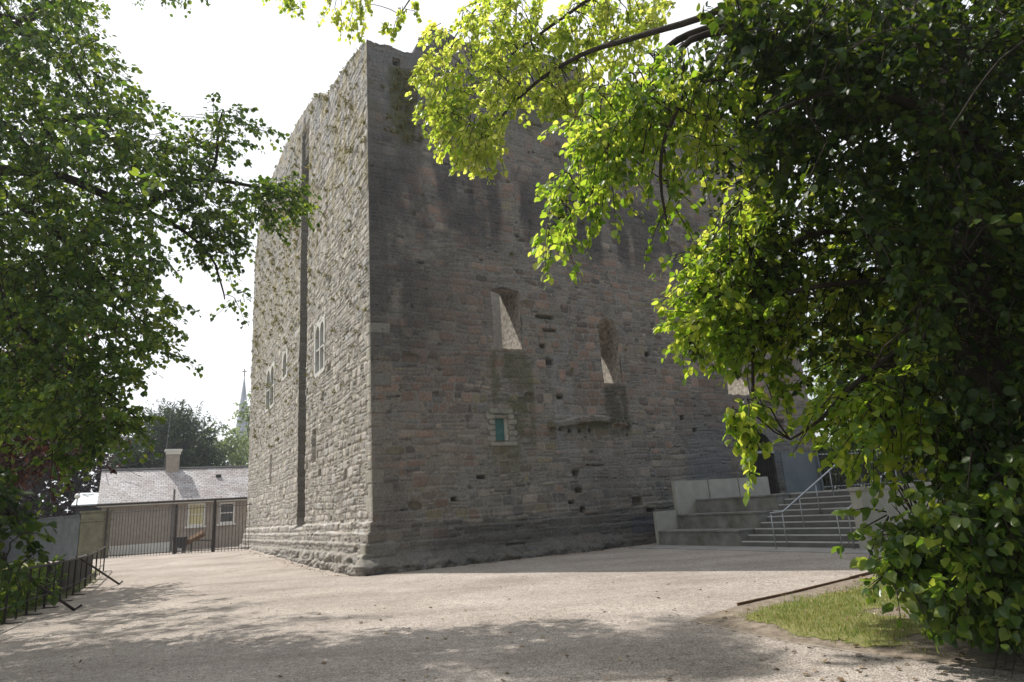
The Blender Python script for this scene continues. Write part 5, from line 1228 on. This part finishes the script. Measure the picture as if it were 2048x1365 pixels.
# ---- trees farther off
def far_tree(name, label, base, height, rad, mat, n, size, k=16, z0=.25, L=None, lumps=26, up=(0, 0, -.1), width=.92, r_tr=.35, keep=None, shape_pow=1.0, **kw):
    r = empty(name, base); tag(r, label, 'tree', kw.pop('group', None))
    base = np.array(base, float); rel(r, trunk_mesh(base - UPV * .2, base + UPV * height * .75, r_tr, r_tr * .3, M['bark'], None, wob=.1))
    c = Crown(); cc = []
    cz0 = base[2] + height * z0; H = height * (1 - z0)
    for _ in range(lumps):
        t = random.random() ** .8; prof = math.sin(PI * min(1, (.12 + .88 * t) ** shape_pow)) ** .6; a = random.uniform(0, 2 * PI); rr_ = rad * prof * random.uniform(.45, .85)
        cc.append((base[0] + math.cos(a) * rr_, base[1] + math.sin(a) * rr_, cz0 + H * t * .92, rad * random.uniform(.22, .42)))
    cc = np.array(cc); w = cc[RNG.integers(0, len(cc), n)]
    d = unit(RNG.normal(0, 1, (n, 3))); B = w[:, :3] + d * w[:, 3:4] * RNG.uniform(.3, 1.05, (n, 1)) * np.array([1, 1, .75])
    ax = d + np.array(up) + RNG.normal(0, .3, (n, 3))
    lim = [[base + UPV * height * .3, q[:3] * .5 + (base + UPV * height * .45) * .5, q[:3]] for q in cc[:14]]
    rel(r, limb_tubes(lim, [(r_tr * .35, r_tr * .06)] * len(lim), 'branches', M['bark'], None, 5))
    if keep is not None: mk_ = keep(B); B = B[mk_]; ax = ax[mk_]
    c.sprays(B, ax, RNG.uniform(*(L or (size * 2.5, size * 5)), len(B)), k, size, **kw)
    return rel(r, leaf_mesh('crown', np.concatenate(c.P), np.concatenate(c.D), np.concatenate(c.N), np.concatenate(c.S), mat, None, width))
def g_at(x, y_top, Y):
    P = at_depth(x, y_top, Y); return (float(P[0]), float(Y), .3), float(P[2] - .3)
b, h = g_at(342, 830, 62); far_tree('yew_tree', 'dark green yew tree behind the cottage chimney', b, h, 4.6, M['yew'], 3200, .36, 16, .1, up=(0, 0, .5), width=.32, lumps=44, hang=.1, droop=-.1)
b, h = g_at(455, 852, 72); far_tree('pale_tree', 'pale sunlit green tree beside the castle edge in front of the spire', b, h, 4.4, M['pale_leaf'], 620, .30, 14, .15, lumps=24)
b, h = g_at(510, 760, 80); far_tree('pale_tree', 'slender pale tree partly veiling the church spire', b, h, 2.2, M['pale_leaf'], 260, .28, 12, .2, lumps=16)
b, h = g_at(60, 700, 52); far_tree('copper_beech', 'dark copper beech with purple brown leaves above the grey block wall', b, h, 7.0, M['copper'], 5200, .27, 18, .06, lumps=60)
b, h = g_at(-110, 760, 44); far_tree('copper_beech', 'second purple brown beech at the far left edge behind the wall', b, h, 6.0, M['copper'], 2600, .27, 18, .06, lumps=40)
far_tree('copper_beech', 'added beech behind the iron railing at the left edge, put in to shade the lawn', (-17.2, 20.0, .05), 11.0, 4.3, M['copper'], 1900, .11, 20, .26, lumps=48)  # extra tree, added to cast shade on the lawn behind the railing
for i, (x, yt, Y, rad, lab) in enumerate(((1690, 600, 44, 5.0, 'dark green tree filling the gap beside the castle behind the steel bar fence'), (1850, 520, 50, 6.5, 'broad dark tree behind the lime trunk beyond the bar fence'), (2060, 480, 46, 6.5, 'dark tree beyond the bar fence at the right edge'), (1790, 640, 38, 3.6, 'smaller dark tree close behind the bar fence'))):
    b, h = g_at(x, yt, Y); far_tree('broadleaf_tree', lab, b, h, rad, M['lime_far'], [900, 1200, 1100, 600][i], .27, 18, .05, lumps=40, group='trees beyond the bar fence')
# larger loose stones and dark crumbs on the gravel
def pebbles(n):
    q = RNG.uniform((-11, 4.2), (6.5, 19), (n, 2)); q = q[~in_poly(q[:, 0], q[:, 1], bed)]
    q = q[fbm(q[:, 0] * .8, q[:, 1] * .8, 95) > RNG.uniform(.35, .62, len(q))]
    r = RNG.uniform(.006, .018, len(q)) * np.where(RNG.random(len(q)) < .06, 1.8, 1)
    O = np.array([[1, 0, 0], [0, 1, 0], [-1, 0, 0], [0, -1, 0], [0, 0, .7], [0, 0, -.5]])
    V = (np.column_stack([q, gz(q[:, 0], q[:, 1])])[:, None] + O[None] * r[:, None, None] * RNG.uniform(.6, 1.3, (len(q), 6, 1)))
    b = np.arange(len(q))[:, None] * 6
    F = np.concatenate([b + np.array([f]) for f in ([0, 1, 4], [1, 2, 4], [2, 3, 4], [3, 0, 4], [1, 0, 5], [2, 1, 5], [3, 2, 5], [0, 3, 5])])
    tag(np_mesh('loose_gravel', V.reshape(-1, 3), F, simple('loose_stone', (.16, .14, .12), (.5, .45, .4), 30, .95, .2, 60)), kind='stuff')
pebbles(9000)
# fallen leaves
n = 900; q = RNG.uniform((-8, 4.2), (11, 13), (n * 3, 2)); w = np.where(in_poly(q[:, 0], q[:, 1], bed), .55, .07); w = np.where(np.hypot(q[:, 0] - 4.6, q[:, 1] - 6) < 2.6, .9, w); q = q[RNG.random(len(q)) < w][:n]
uw_ = RNG.uniform(.3, 10, 260); qa = (TC + E1 * uw_[:, None] - E2 * (.55 + RNG.exponential(.18, 260))[:, None])[:, :2]          # drifted along the wall foot
uw_ = RNG.uniform(.3, 18, 200); qb = (TC + E2 * uw_[:, None] - E1 * (.75 + RNG.exponential(.15, 200))[:, None])[:, :2]
q = np.concatenate([q, qa, qb])
P = np.column_stack([q, np.where(in_poly(q[:, 0], q[:, 1], bed), bedz(q[:, 0], q[:, 1]), gz(q[:, 0], q[:, 1])) + .012]); a = RNG.uniform(0, 2 * PI, len(q))
tag(leaf_mesh('fallen_leaves', P, np.column_stack([np.cos(a), np.sin(a), RNG.normal(0, .2, len(q))]), np.array([0, 0, 1.]) + RNG.normal(0, .35, (len(q), 3)), RNG.uniform(.025, .07, len(q)), M['litter']), kind='stuff')
# ------------------------------------------------------------------ air
hm, nt, out = new_mat('haze_air')
pv = N(nt, 'ShaderNodeVolumePrincipled'); pv.inputs['Color'].default_value = (.86, .92, 1, 1); pv.inputs['Density'].default_value = .0007; pv.inputs['Anisotropy'].default_value = .35
nt.links.new(pv.outputs['Volume'], out.inputs['Volume'])
mb = MB(); mb.box((0, 0, 0), (1., 0, 0), (0, 1., 0), UPV, -120, 120, -30, 230, -1, 46)
tag(mb.build('haze', hm), kind='stuff')
#@@PART5@@
